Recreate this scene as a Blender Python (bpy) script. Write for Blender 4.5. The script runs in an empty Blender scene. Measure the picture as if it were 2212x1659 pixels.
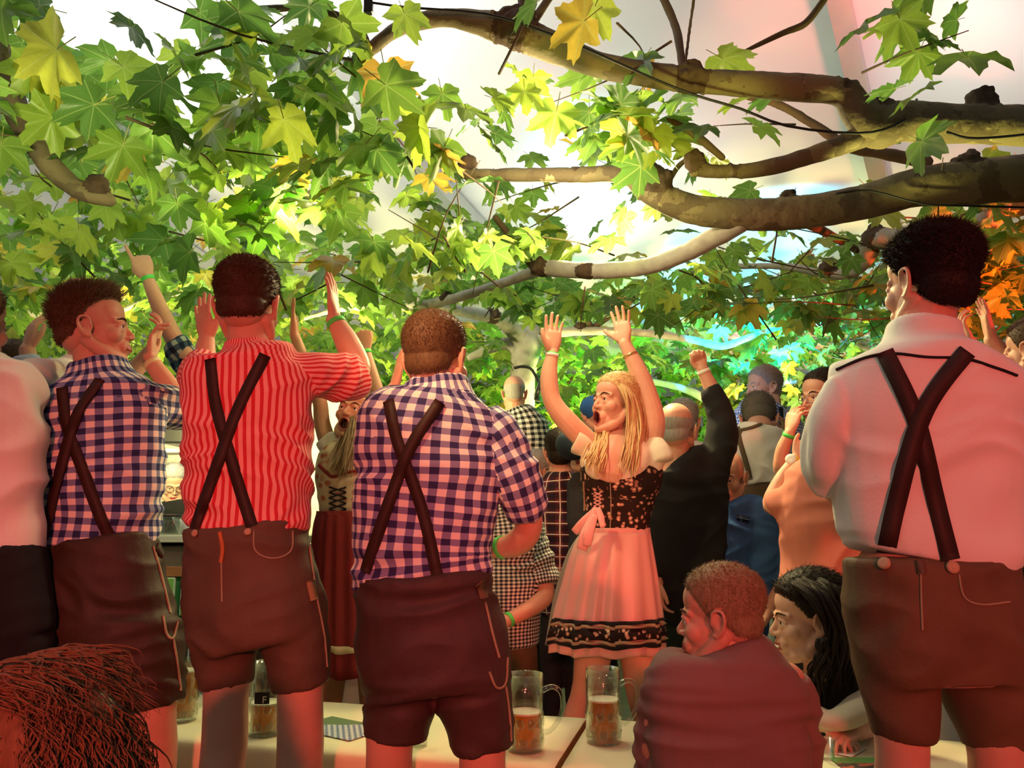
import bpy, bmesh, math, random
import numpy as np
from mathutils import Vector, Matrix, noise
from mathutils.bvhtree import BVHTree
random.seed(7); RNG = np.random.default_rng(7)
C = bpy.context.scene.collection
SC = bpy.context.scene
# ---------------------------------------------------------------- camera, world, exposure
F_PX = 1700.0; CAM_Z = 1.5; PITCH = math.atan((1120 - 829.5) / F_PX)
cd = bpy.data.cameras.new('camera'); cam = bpy.data.objects.new('camera', cd); C.objects.link(cam)
cd.sensor_width = 36; cd.lens = F_PX / 2212 * 36; cd.clip_end = 200; cd.clip_start = 0.05
cam.location = (0, 0, CAM_Z); cam.rotation_euler = (math.pi / 2 + PITCH, 0, 0)
SC.camera = cam
SC.view_settings.view_transform = 'Standard'; SC.view_settings.look = 'None'
SC.view_settings.gamma = 1; SC.view_settings.use_curve_mapping = False
SC.view_settings.exposure = 0.0
w = bpy.data.worlds.new('daylight'); SC.world = w; w.use_nodes = True
bg = w.node_tree.nodes['Background']; bg.inputs[0].default_value = (0.93, 0.97, 1.0, 1); bg.inputs[1].default_value = 3.2
CP, SP = math.cos(PITCH), math.sin(PITCH)
def ray(px, py):
    a = (px - 1106) / F_PX; b = (829.5 - py) / F_PX
    return Vector((a, CP - b * SP, SP + b * CP))
def P(px, py, Y):
    d = ray(px, py); t = Y / d.y
    return Vector((d.x * t, Y, CAM_Z + d.z * t))
def PZ(px, py, z):
    d = ray(px, py); t = (z - CAM_Z) / d.z
    return Vector((d.x * t, d.y * t, z))
def mpp(px, py, Y):
    return Y / ray(px, py).y / F_PX
def light(kind, name, loc, target=None, energy=100, color=(1, 1, 1), size=0.1, angle=60, blend=0.4, sy=None):
    l = bpy.data.lights.new(name, kind); o = bpy.data.objects.new(name, l); C.objects.link(o)
    o.location = loc; l.energy = energy; l.color = color
    if kind == 'SPOT': l.spot_size = math.radians(angle); l.spot_blend = blend; l.shadow_soft_size = size
    elif kind == 'AREA':
        l.size = size
        if sy: l.shape = 'RECTANGLE'; l.size_y = sy
    else: l.shadow_soft_size = size
    if target is not None:
        o.rotation_euler = (Vector(target) - Vector(loc)).to_track_quat('-Z', 'Y').to_euler()
    return o
# ---------------------------------------------------------------- stage lamps and added fill lights
bg.inputs[1].default_value = 0.22
light('AREA', 'white_roof_lamp', (-3.0, 4.0, 4.3), (-3.0, 4.8, 7), 460, (1, .98, .93), 2.5)
light('AREA', 'white_roof_lamp', (0.8, 7.2, 3.9), (.8, 8, 6), 26, (1, 1, .96), 2.0)
light('AREA', 'white_roof_lamp', (3.4, 4.4, 4.3), (3.6, 5.2, 7), 12, (.95, 1, 1), 2.0)
light('SPOT', 'red_stage_lamp', (-0.2, -2.6, 2.2), (-0.75, 2.5, 1.25), 620, (1.0, 0.11, 0.08), 0.12, 34, 0.9)
light('SPOT', 'red_stage_lamp', (1.8, -2.4, 2.0), (1.15, 2.1, 1.4), 430, (1.0, 0.08, 0.06), 0.12, 34, 0.9)
light('SPOT', 'pale_stage_lamp', (-0.5, -3.0, 3.4), (0.2, 2.8, 1.4), 38, (1.0, 0.62, 0.45), 0.3, 80, 0.6)
light('SPOT', 'warm_canopy_lamp', (0.55, 4.4, 3.1), (0.1, 2.0, 1.3), 230, (1.0, 0.80, 0.36), 0.10, 140, 0.5)
light('SPOT', 'orange_front_lamp', (-0.6, 1.6, 2.6), (0.4, 3.5, 1.6), 80, (1.0, 0.58, 0.26), 0.08, 50, 0.8)
light('SPOT', 'yellow_up_lamp', (0.45, 2.2, 2.3), P(1370, 270, 3.0), 45, (0.95, 0.95, 0.2), 0.06, 60, 0.4)
light('SPOT', 'yellow_branch_lamp', (1.45, 3.0, 2.1), P(2050, 290, 2.8), 90, (1.0, 0.95, 0.25), 0.05, 60, 0.3)
light('SPOT', 'red_branch_lamp', (0.3, 0.6, 2.4), P(1330, 130, 2.85), 45, (1.0, 0.12, 0.05), 0.06, 50, 0.5)
light('SPOT', 'red_leaf_lamp', (3.0, 3.2, 2.2), P(2140, 520, 4.2), 420, (1.0, 0.10, 0.02), 0.06, 62, 0.4)
light('SPOT', 'cyan_leaf_lamp', P(1560, 735, 6.5), P(1720, 660, 8.4), 1700, (0.0, 0.60, 1.0), 0.06, 80, 0.3)
light('SPOT', 'green_leaf_lamp', P(1200, 880, 7.1), P(1290, 770, 9.4), 700, (0.02, 1.0, 0.08), 0.06, 60, 0.3)
light('SPOT', 'green_left_lamp', P(930, 880, 7.2), P(1000, 790, 9.6), 160, (0.1, 1.0, 0.05), 0.06, 60, 0.3)
light('SPOT', 'red_far_lamp', P(1640, 880, 8.0), P(1690, 825, 11.5), 300, (1.0, 0.02, 0.01), 0.06, 50, 0.3)
light('SPOT', 'pink_roof_lamp', (1.6, 2.0, 4.1), P(1960, 80, 5.2), 900, (1.0, 0.22, 0.18), 0.15, 58, 0.8)
light('SPOT', 'cyan_roof_lamp', (0.6, 4.4, 3.7), P(1260, 400, 9.5), 520, (0.05, 0.7, 1.0), 0.15, 30, 0.7)
light('SPOT', 'teal_roof_lamp', (1.9, 3.0, 4.1), P(2080, 230, 6.5), 330, (0.25, 1.0, 0.85), 0.15, 30, 0.9)
for i, (x, y) in enumerate(((-2.6, 4.8), (-1.4, 5.4), (0.7, 7.4), (3.0, 6.6), (-3.8, 7.8), (-1.6, 8.4), (0.6, 9.4), (3.2, 9.0))):
    light('SPOT', 'warm_lamp', (x, y, 2.2), (x + .2, y + 1.6, 3.2), 210, (1.0, 0.88, 0.36), 0.1, 140, 0.6)
light('SPOT', 'red_hand_lamp', (2.9, 2.3, 2.6), P(2110, 700, 3.0), 60, (1.0, 0.05, 0.03), 0.05, 40, 0.4)
light('POINT', 'warm_crowd_fill', (0.1, 3.2, 2.95), None, 34, (1.0, 0.82, 0.45), 0.08)  # added fill that brightens crowd and table; no string of bulbs hangs here
light('SPOT', 'yellow_left_lamp', (-1.0, 3.5, 3.0), (-1.3, 2.4, 1.9), 75, (1.0, 0.88, 0.36), 0.08, 100, 0.6)
SC.view_settings.exposure = 0.27
light('SPOT', 'warm_branch_lamp', (-1.2, 1.7, 2.3), P(60, 280, 2.8), 60, (1.0, 0.93, 0.45), 0.06, 60, 0.6)
light('SPOT', 'pale_blue_lamp', (0.9, 5.0, 2.75), (1.68, 6.2, 2.4), 40, (0.75, 0.75, 1.0), 0.06, 36, 0.6)
light('SPOT', 'bar_front_fill', (-1.6, 4.7, 2.7), P(395, 1290, 5.7), 45, (1.0, 0.9, 0.65), 0.06, 50, 0.7)  # added fill to lift the dark bar front, not a fixture of the bar

# ---------------------------------------------------------------- materials
def new_mat(name):
    m = bpy.data.materials.new(name); m.use_nodes = True
    nt = m.node_tree; return m, nt, nt.nodes['Principled BSDF']
def N(nt, t, **kw):
    n = nt.nodes.new(t)
    for k, v in kw.items(): setattr(n, k, v)
    return n
def mth(nt, op, a, b=None, c=None):
    n = N(nt, 'ShaderNodeMath', operation=op)
    for i, v in enumerate((a, b, c)):
        if v is None: continue
        if isinstance(v, (int, float)): n.inputs[i].default_value = v
        else: nt.links.new(v, n.inputs[i])
    return n.outputs[0]
def mixc(nt, f, a, b):
    n = N(nt, 'ShaderNodeMix', data_type='RGBA')
    for s, v in ((n.inputs[0], f), (n.inputs[6], a), (n.inputs[7], b)):
        if isinstance(v, (int, float)): s.default_value = v
        elif isinstance(v, (tuple, list)): s.default_value = (*v[:3], 1)
        else: nt.links.new(v, s)
    return n.outputs[2]
def bump(nt, bs, scale, strength, dist=0.002, coord='Object', detail=3):
    tc = N(nt, 'ShaderNodeTexCoord'); nz = N(nt, 'ShaderNodeTexNoise')
    nz.inputs['Scale'].default_value = scale; nz.inputs['Detail'].default_value = detail
    nt.links.new(tc.outputs[coord], nz.inputs['Vector'])
    b = N(nt, 'ShaderNodeBump'); b.inputs['Strength'].default_value = strength; b.inputs['Distance'].default_value = dist
    nt.links.new(nz.outputs[0], b.inputs['Height']); nt.links.new(b.outputs[0], bs.inputs['Normal'])
    return nz.outputs[0]
MC = {}
def plain(name, col, rough=0.7, var=0.12, scale=12, bstr=0.25, metal=0, sheen=0, spec=0.3):
    if name in MC: return MC[name]
    m, nt, bs = new_mat(name)
    bump(nt, bs, 90, bstr)
    tc = N(nt, 'ShaderNodeTexCoord'); nz = N(nt, 'ShaderNodeTexNoise'); nz.inputs['Scale'].default_value = scale
    nt.links.new(tc.outputs['Object'], nz.inputs['Vector'])
    a = tuple(c * (1 - var) for c in col); b = tuple(min(1, c * (1 + var)) for c in col)
    nt.links.new(mixc(nt, nz.outputs[0], a, b), bs.inputs['Base Color'])
    bs.inputs['Roughness'].default_value = rough; bs.inputs['Metallic'].default_value = metal
    bs.inputs['Specular IOR Level'].default_value = spec
    if sheen: bs.inputs['Sheen Weight'].default_value = sheen
    MC[name] = m; return m
def woven(name, kind, period, cols, rough=0.85):
    """patterned cloth drawn in metres on the garment's own uv"""
    m, nt, bs = new_mat(name)
    uv = N(nt, 'ShaderNodeUVMap'); sp = N(nt, 'ShaderNodeSeparateXYZ'); nt.links.new(uv.outputs[0], sp.inputs[0])
    def band(s, width=0.5, per=period, off=0.0):
        f = mth(nt, 'FRACT', mth(nt, 'ADD', mth(nt, 'MULTIPLY', s, 1 / per), 50 + off))
        return mth(nt, 'LESS_THAN', f, width)
    u, v = sp.outputs[0], sp.outputs[1]
    if kind == 'gingham':
        a = mth(nt, 'ADD', band(u), band(v)); s = mth(nt, 'MULTIPLY', a, 0.5)
        r = N(nt, 'ShaderNodeValToRGB'); r.color_ramp.interpolation = 'CONSTANT'
        e = r.color_ramp.elements; e[0].position = 0; e[0].color = (*cols[0], 1); e[1].position = 0.3; e[1].color = (*cols[1], 1)
        e2 = e.new(0.8); e2.color = (*cols[2], 1); nt.links.new(s, r.inputs[0]); col = r.outputs[0]
    elif kind == 'stripe':
        col = mixc(nt, band(u, 0.55), cols[0], cols[1])
    elif kind == 'plaid':
        c0 = mixc(nt, mth(nt, 'MULTIPLY', band(u, 0.5), 0.7), cols[0], cols[1])
        c1 = mixc(nt, mth(nt, 'MULTIPLY', band(v, 0.5), 0.7), c0, cols[1])
        c2 = mixc(nt, band(u, 0.09, period, 0.25), c1, cols[2]); col = mixc(nt, band(v, 0.09, period, 0.25), c2, cols[2])
    elif kind == 'floral':
        tc = N(nt, 'ShaderNodeTexCoord'); vo = N(nt, 'ShaderNodeTexVoronoi'); vo.inputs['Scale'].default_value = 1 / period
        nt.links.new(uv.outputs[0], vo.inputs['Vector']); nz = N(nt, 'ShaderNodeTexNoise'); nz.inputs['Scale'].default_value = 2.3 / period
        nt.links.new(uv.outputs[0], nz.inputs['Vector'])
        d = mth(nt, 'ADD', vo.outputs['Distance'], mth(nt, 'MULTIPLY', nz.outputs[0], 0.35))
        k = mth(nt, 'LESS_THAN', d, 0.54); k2 = mth(nt, 'LESS_THAN', d, 0.41)
        col = mixc(nt, k2, mixc(nt, k, cols[0], cols[1]), cols[2])
    nt.links.new(col, bs.inputs['Base Color'])
    bs.inputs['Roughness'].default_value = rough; bs.inputs['Specular IOR Level'].default_value = 0.2
    bump(nt, bs, 220, 0.3, 0.001)
    return m
def skin(name, col):
    if name in MC: return MC[name]
    m, nt, bs = new_mat(name)
    tc = N(nt, 'ShaderNodeTexCoord'); nz = N(nt, 'ShaderNodeTexNoise'); nz.inputs['Scale'].default_value = 22; nz.inputs['Detail'].default_value = 4
    nt.links.new(tc.outputs['Object'], nz.inputs['Vector'])
    a = tuple(c * s for c, s in zip(col, (1.05, 1.08, 1.08))); b = tuple(c * s for c, s in zip(col, (0.92, 0.78, 0.75)))
    nt.links.new(mixc(nt, nz.outputs[0], a, b), bs.inputs['Base Color'])
    bs.inputs['Roughness'].default_value = 0.5; bs.inputs['Specular IOR Level'].default_value = 0.35
    bump(nt, bs, 160, 0.2, 0.001)
    MC[name] = m; return m
def glassy(name, col=(1, 1, 1), rough=0.02, ior=1.45):
    """thin clear glass: what lies behind shows through, edges and highlights reflect"""
    if name in MC: return MC[name]
    m, nt, bs = new_mat(name); out = nt.nodes['Material Output']; t = N(nt, 'ShaderNodeBsdfTransparent'); t.inputs[0].default_value = (*[c * .95 for c in col], 1)
    g = N(nt, 'ShaderNodeBsdfGlossy'); g.inputs['Roughness'].default_value = rough + .03; g.inputs[0].default_value = (.95, 1, .95, 1)
    fr = N(nt, 'ShaderNodeLayerWeight'); fr.inputs[0].default_value = .5; x = N(nt, 'ShaderNodeMixShader')
    nt.links.new(mth(nt, 'ADD', mth(nt, 'MULTIPLY', mth(nt, 'POWER', fr.outputs['Facing'], 2.2), .8), .06), x.inputs[0]); nt.links.new(t.outputs[0], x.inputs[1]); nt.links.new(g.outputs[0], x.inputs[2]); nt.links.new(x.outputs[0], out.inputs[0])
    MC[name] = m; return m
# ---------------------------------------------------------------- mesh helpers
def to_obj(name, V, Fc, mats, parent=None, origin=None, smooth=True, mi=None, uv=None):
    me = bpy.data.meshes.new(name)
    V = np.asarray(V, dtype=float)
    o = bpy.data.objects.new(name, me)
    if parent is not None:
        org = np.array(parent['_org']); o.parent = parent
        V = V - org
    else:
        org = np.array(origin if origin is not None else (V.mean(0)[0], V.mean(0)[1], V[:, 2].min()))
        V = V - org; o.location = org
    me.from_pydata(V.tolist(), [], [tuple(int(i) for i in f) for f in Fc])
    if uv is not None:
        l = me.uv_layers.new(name='UVMap'); l.data.foreach_set('uv', np.asarray(uv, dtype=np.float32).ravel())
    if not isinstance(mats, (list, tuple)): mats = [mats]
    for m in mats: me.materials.append(m)
    if mi is not None: me.polygons.foreach_set('material_index', np.asarray(mi, dtype=np.int32))
    if smooth: me.polygons.foreach_set('use_smooth', [True] * len(me.polygons))
    me.update(); C.objects.link(o)
    o['_org'] = [float(x) for x in (org if parent is None else org)]
    return o
def tag(o, label=None, cat=None, group=None, kind=None):
    if label: o['label'] = label
    if cat: o['category'] = cat
    if group: o['group'] = group
    if kind: o['kind'] = kind
    return o
class MB:
    def __init__(s): s.v = []; s.f = []; s.m = []; s.cur = 0
    def add(s, V, Fc):
        o = len(s.v); s.v.extend([tuple(p) for p in V]); s.f.extend([tuple(i + o for i in f) for f in Fc]); s.m.extend([s.cur] * len(Fc)); return s
    def box(s, c, d, rz=0, M=None):
        x, y, z = d[0] / 2, d[1] / 2, d[2] / 2; b = min(x, y, z) * 0.18
        V = []
        for (sx, sy, sz) in [(-1,-1,-1),(1,-1,-1),(1,1,-1),(-1,1,-1),(-1,-1,1),(1,-1,1),(1,1,1),(-1,1,1)]:
            V += [Vector((sx * (x - b), sy * (y - b), sz * z)), Vector((sx * x, sy * (y - b), sz * (z - b))), Vector((sx * (x - b), sy * y, sz * (z - b)))]
        bm = bmesh.new()
        for p in V: bm.verts.new(p)
        r = bmesh.ops.convex_hull(bm, input=bm.verts)
        bm.verts.index_update(); VV = [v.co.copy() for v in bm.verts]; FF = [[v.index for v in f.verts] for f in bm.faces]; bm.free()
        R = Matrix.Rotation(rz, 4, 'Z') if M is None else M
        return s.add([R @ p + Vector(c) for p in VV], FF)
    def rev(s, prof, n=24, c=(0, 0, 0), M=None):
        V = []; Fc = []
        for (r, z) in prof:
            for k in range(n):
                a = 2 * math.pi * k / n; p = Vector((r * math.cos(a), r * math.sin(a), z))
                if M is not None: p = M @ p
                V.append(p + Vector(c))
        for i in range(len(prof) - 1):
            for k in range(n):
                Fc.append((i * n + k, i * n + (k + 1) % n, (i + 1) * n + (k + 1) % n, (i + 1) * n + k))
        Fc.append(tuple(range(n))[::-1]); Fc.append(tuple((len(prof) - 1) * n + k for k in range(n)))
        return s.add(V, Fc)
    def tube(s, pts, r, n=8, cap=True):
        T = wtube([(*p, rr) for p, rr in zip(pts, r if hasattr(r, '__len__') else [r] * len(pts))], sub=3, cap='flat')
        V, Fc = loft(T, n); return s.add(V, Fc)
    def build(s, name, mats, parent=None, origin=None, smooth=False):
        return to_obj(name, s.v, s.f, mats, parent, origin, smooth, s.m)
def catmull(A, sub):
    A = np.asarray(A, dtype=float); n = len(A)
    if n < 3 or sub < 2:
        if n == 2 and sub > 1:
            return np.array([A[0] + (A[1] - A[0]) * t for t in np.linspace(0, 1, sub + 1)])
        return A
    out = []
    E = np.vstack([2 * A[0] - A[1], A, 2 * A[-1] - A[-2]])
    for i in range(n - 1):
        p0, p1, p2, p3 = E[i], E[i + 1], E[i + 2], E[i + 3]
        for t in np.linspace(0, 1, sub, endpoint=False):
            out.append(0.5 * (2 * p1 + (p2 - p0) * t + (2 * p0 - 5 * p1 + 4 * p2 - p3) * t * t + (3 * p1 - p0 - 3 * p2 + p3) * t ** 3))
    out.append(A[-1]); return np.array(out)
def wtube(pts, k=1.0, vref=(0, 1, 0), cap='round', sub=4, ex=2.0, grow=0.0):
    """pts: (x,y,z,r[,k]) in metres"""
    A = np.array([(p[0], p[1], p[2], p[3], (p[4] if len(p) > 4 else k)) for p in pts], dtype=float)
    A = catmull(A, sub)
    T = dict(P=A[:, :3], R=np.maximum(A[:, 3] + grow, 0.0008), K=A[:, 4], vref=np.array(vref, dtype=float), cap=cap, ex=ex)
    frames(T); return T
def tube(pts, **kw):
    """pts: (px,py,Y,r_px[,k]) in photograph pixels at a real depth"""
    W = []
    for p in pts:
        q = P(p[0], p[1], p[2]); W.append((q.x, q.y, q.z, p[3] * mpp(p[0], p[1], p[2]), *(p[4:5])))
    return wtube(W, **kw)
def tor(rows, Y, k=0.6, **kw):
    wm_ = max(r[1] - r[0] for r in rows)     # the collar is round, the chest is flat
    return tube([((r[0] + r[1]) / 2, r[2], Y + (r[3] if len(r) > 3 else 0), (r[1] - r[0]) / 2, min(1.0, k * (wm_ / (r[1] - r[0])) ** 0.62)) for r in rows], cap='flat', ex=kw.pop('ex', 2.3), **kw)
def shrink(T, f, ext=0):
    U = dict(T); U['R'] = T['R'] * f; return U
def frames(T):
    Pn = T['P']; n = len(Pn); t = np.zeros((n, 3))
    t[1:-1] = Pn[2:] - Pn[:-2]; t[0] = Pn[1] - Pn[0]; t[-1] = Pn[-1] - Pn[-2]
    t /= np.linalg.norm(t, axis=1)[:, None] + 1e-12
    a = np.cross(t, T['vref']); ln = np.linalg.norm(a, axis=1)
    for i in range(n):
        if ln[i] < 0.2:
            a[i] = a[i - 1] if i > 0 and ln[0] >= 0.2 else np.cross(t[i], (0.1, 0.2, 1.0))
        a[i] -= t[i] * a[i].dot(t[i]); a[i] /= np.linalg.norm(a[i]) + 1e-12
    T['t'] = t; T['a'] = a; T['b'] = np.cross(a, t)
    T['s'] = np.concatenate([[0], np.cumsum(np.linalg.norm(Pn[1:] - Pn[:-1], axis=1))])
def loft(T, n=20):
    Pn, R, K, a, b, t = T['P'], T['R'], T['K'], T['a'], T['b'], T['t']
    rings = [(Pn[i], R[i], R[i] * K[i], a[i], b[i]) for i in range(len(Pn))]
    if T['cap'] == 'round':
        st = []; en = []
        for q in (0.35, 0.75, 0.95):
            h = math.sqrt(1 - q * q)
            st.append((Pn[0] - t[0] * R[0] * q * min(1, K[0]), R[0] * h, R[0] * K[0] * h, a[0], b[0]))
            en.append((Pn[-1] + t[-1] * R[-1] * q * min(1, K[-1]), R[-1] * h, R[-1] * K[-1] * h, a[-1], b[-1]))
        rings = st[::-1] + rings + en
    th = np.linspace(0, 2 * np.pi, n, endpoint=False); c, s = np.cos(th), np.sin(th); e = 2 / T['ex']
    c = np.sign(c) * np.abs(c) ** e; s = np.sign(s) * np.abs(s) ** e
    V = np.concatenate([p + np.outer(c * ra, aa) + np.outer(s * rb, bb) for p, ra, rb, aa, bb in rings])
    Fc = []
    for i in range(len(rings) - 1):
        for k in range(n):
            Fc.append((i * n + k, (i + 1) * n + k, (i + 1) * n + (k + 1) % n, i * n + (k + 1) % n))
    Fc.append(tuple(range(n))); Fc.append(tuple((len(rings) - 1) * n + k for k in range(n))[::-1])
    return V, Fc
def ell(c, r, M=None, n=14, m=9):
    V = []; Fc = []
    for i in range(m + 1):
        ph = math.pi * (i + 0.001) / (m + 0.002)
        for k in range(n):
            th = 2 * math.pi * k / n
            p = Vector((math.sin(ph) * math.cos(th) * r[0], math.sin(ph) * math.sin(th) * r[1], math.cos(ph) * r[2]))
            if M is not None: p = M @ p
            V.append(p + Vector(c))
    for i in range(m):
        for k in range(n): Fc.append((i * n + k, (i + 1) * n + k, (i + 1) * n + (k + 1) % n, i * n + (k + 1) % n))
    Fc.append(tuple(range(n))[::-1]); Fc.append(tuple(m * n + k for k in range(n)))
    return np.array([tuple(v) for v in V]), Fc
def union(parts, voxel, smooth=4, fac=0.5):
    """parts: list of (V, F); one closed surface around all of them"""
    V = []; Fc = []; o = 0
    for v, f in parts:
        V.append(np.asarray(v)); Fc += [tuple(i + o for i in q) for q in f]; o += len(v)
    V = np.concatenate(V)
    me = bpy.data.meshes.new('tmp'); me.from_pydata(V.tolist(), [], Fc)
    ob = bpy.data.objects.new('tmp', me); C.objects.link(ob)
    md = ob.modifiers.new('r', 'REMESH'); md.mode = 'VOXEL'; md.voxel_size = voxel
    if smooth:
        s = ob.modifiers.new('s', 'SMOOTH'); s.factor = fac; s.iterations = smooth
    dg = bpy.context.evaluated_depsgraph_get(); ev = ob.evaluated_get(dg); m2 = ev.to_mesh()
    n = len(m2.vertices); co = np.empty(n * 3); m2.vertices.foreach_get('co', co)
    li = np.empty(len(m2.loops), dtype=np.int64); m2.loops.foreach_get('vertex_index', li)
    Q = li.reshape(-1, 4) if len(li) == 4 * len(m2.polygons) else None
    if Q is None: Q = [tuple(p.vertices) for p in m2.polygons]
    ev.to_mesh_clear(); bpy.data.objects.remove(ob); bpy.data.meshes.remove(me)
    return co.reshape(-1, 3), Q
def normals(V, Fq):
    Q = np.asarray(Fq); nf = np.cross(V[Q[:, 2]] - V[Q[:, 0]], V[Q[:, 3]] - V[Q[:, 1]])
    nv = np.zeros_like(V)
    for k in range(4): np.add.at(nv, Q[:, k], nf)
    return nv / (np.linalg.norm(nv, axis=1)[:, None] + 1e-12)
def folds(V, Fq, amp, sc=(5, 5, 12), seed=0.0, ridged=True):
    Nv = normals(V, Fq); d = np.empty(len(V))
    for i, p in enumerate(V):
        q = Vector((p[0] * sc[0] + seed, p[1] * sc[1], p[2] * sc[2] + seed))
        w_ = noise.noise(q * 0.5); n_ = noise.noise(q + Vector((w_, w_, w_)) * 1.5)
        d[i] = (1 - abs(n_) * 3.0) if ridged else n_
    return V + Nv * (np.clip(d, -1, 1) * amp)[:, None]
def garment_uv(V, Fq, tubes):
    Q = np.asarray(Fq); best = None
    U = []; D = []
    for T in tubes:
        Pn = T['P']; d2 = ((V[:, None, :] - Pn[None]) ** 2).sum(2); k = d2.argmin(1)
        r = V - Pn[k]; al = (r * T['t'][k]).sum(1); x = (r * T['a'][k]).sum(1); y = (r * T['b'][k]).sum(1) / T['K'][k]
        U.append((np.arctan2(y, x), T['s'][k] + al, float(T['R'].mean()) * (1 + float(T['K'].mean())) / 2))
        D.append(np.sqrt(x * x + y * y) / T['R'][k] + np.maximum(0, np.abs(al) - T['R'][k] * 0.5) / T['R'][k])
    D = np.array(D)[:, Q].mean(2); who = D.argmin(0)
    A = np.array([u[0] for u in U]); S = np.array([u[1] for u in U]); RR = np.array([u[2] for u in U])
    an = A[who[:, None], Q]; ref = an[:, :1]; an = an - 2 * np.pi * np.round((an - ref) / (2 * np.pi))
    return np.stack([an * RR[who][:, None], S[who[:, None], Q]], 2)
# ---------------------------------------------------------------- heads
HEADS = {}
def head_template(kind):
    if kind in HEADS: return HEADS[kind]
    L = []
    E = lambda c, r, M=None: L.append(ell(c, r, M, 30, 20) if max(r) > .03 else ell(c, r, M, 18, 12))
    op = kind == 'shout'; fem = kind in ('shout', 'smile')
    jz = -0.02 if op else 0
    E((0, -0.018, 0.042), (0.076, 0.098, 0.082)); E((0, -0.045, -0.012), (0.063, 0.058, 0.062))
    E((0, 0.028, -0.025), (0.061, 0.057, 0.075)); E((0, 0.03, 0.045), (0.064, 0.052, 0.055))
    jw = 0.050 if fem else 0.056
    for s in (-1, 1):
        L.append(loft(wtube([(s * jw, -0.012, -0.045, 0.021), (s * 0.046, 0.03, -0.082 + jz * 0.6, 0.021), (s * 0.012, 0.067, -0.098 + jz, 0.017)]), 12))
        E((s * 0.040, 0.052, -0.03), (0.024, 0.026, 0.026))
        E((s * 0.011, 0.090, -0.0345), (0.0075, 0.010, 0.0065))
        # ear: plate plus rim
        Me = Matrix.Rotation(s * 0.35, 3, 'Z')
        E((s * 0.078, -0.012, -0.012), (0.007, 0.017, 0.028), Me)
        rim = [(s * 0.076, 0.004, -0.010), (s * 0.084, -0.002, 0.018), (s * 0.089, -0.022, 0.022), (s * 0.090, -0.030, 0.002), (s * 0.085, -0.022, -0.022), (s * 0.080, -0.006, -0.038), (s * 0.077, 0.002, -0.034)]
        L.append(loft(wtube([(*p, 0.0048) for p in rim], sub=3), 8))
        L.append(loft(wtube([(s * 0.014, 0.078, -0.0005, 0.003), (s * 0.030, 0.0835, 0.0055, 0.0042), (s * 0.046, 0.070, -0.001, 0.0035)], sub=3), 8))
        L.append(loft(wtube([(s * 0.014, 0.078, -0.006, 0.003), (s * 0.031, 0.079, -0.015, 0.0035), (s * 0.046, 0.069, -0.008, 0.003)], sub=3), 8))
    E((0, 0.07, -0.1 + jz), (0.021, 0.017, 0.014)); E((0, 0.045, -0.075 + jz / 2), (0.045, 0.035, 0.035))
    L.append(loft(wtube([(-0.046, 0.06, 0.014, 0.008), (-0.02, 0.078, 0.017, 0.009), (0, 0.080, 0.013, 0.008), (0.02, 0.078, 0.017, 0.009), (0.046, 0.06, 0.014, 0.008)], sub=3), 10))
    L.append(loft(wtube([(0, 0.074, 0.018, 0.008), (0, 0.085, -0.006, 0.0072), (0, 0.099, -0.026, 0.0082), (0, 0.0985, -0.032, 0.0092)], sub=3), 12))
    E((0, 0.072, -0.062 + jz / 2), (0.034, 0.022, 0.026))
    mz = -0.066 if not op else -0.077
    if op:
        ring = [(0.022 * math.cos(a), 0.093 - abs(math.cos(a)) * 0.010 + (0.002 if math.sin(a) > 0 else -0.006), mz + 0.025 * math.sin(a), 0.0058) for a in np.linspace(0, 2 * math.pi, 13)]
        L.append(loft(wtube(ring, sub=2), 8))
        E((0, 0.074, mz), (0.03, 0.018, 0.032))
    else:
        lift = 0.006 if kind == 'smile' else 0
        for dz, r in ((0.005, 0.005), (-0.005, 0.006)):
            L.append(loft(wtube([(-0.025, 0.078, mz + lift, 0.003), (-0.012, 0.089, mz + dz, r), (0, 0.092, mz + dz, r), (0.012, 0.089, mz + dz, r), (0.025, 0.078, mz + lift, 0.003)], sub=3), 8))
    V, Q = union(L, 0.0032, 5); Q = np.asarray(Q)
    mi = np.zeros(len(Q), dtype=int); cen = V[Q].mean(1)
    # ear hollow
    for s in (-1, 1):
        d = np.sqrt(((V[:, 1] + 0.014) / 0.011) ** 2 + ((V[:, 2] + 0.006) / 0.017) ** 2); k = (d < 1) & (V[:, 0] * s > 0.074)
        V[k, 0] -= s * 0.006 * (1 - d[k])
    lipm = (np.abs(cen[:, 0]) < 0.024) & (cen[:, 1] > 0.083)
    if op:
        d = np.sqrt((V[:, 0] / 0.017) ** 2 + ((V[:, 2] - mz) / 0.021) ** 2); k = (d < 1) & (V[:, 1] > 0.05)
        V[k, 1] -= 0.045 * np.sqrt(np.clip(1 - d[k] ** 3, 0, 1))
        dc = np.sqrt((cen[:, 0] / 0.0175) ** 2 + ((cen[:, 2] - mz) / 0.0215) ** 2)
        mi[(dc < 1) & (cen[:, 1] > 0.03)] = 2
        mi[(dc >= 1) & (dc < 1.35) & (cen[:, 1] > 0.07)] = 1
    else:
        mi[lipm & (np.abs(cen[:, 2] - mz) < 0.0095)] = 1
        if kind == 'smile':
            k = (np.abs(cen[:, 2] - mz - 0.001) < 0.003) & (np.abs(cen[:, 0]) < 0.02) & (cen[:, 1] > 0.08); mi[k] = 3
    HEADS[kind] = (V, Q, mi); return HEADS[kind]
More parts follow.
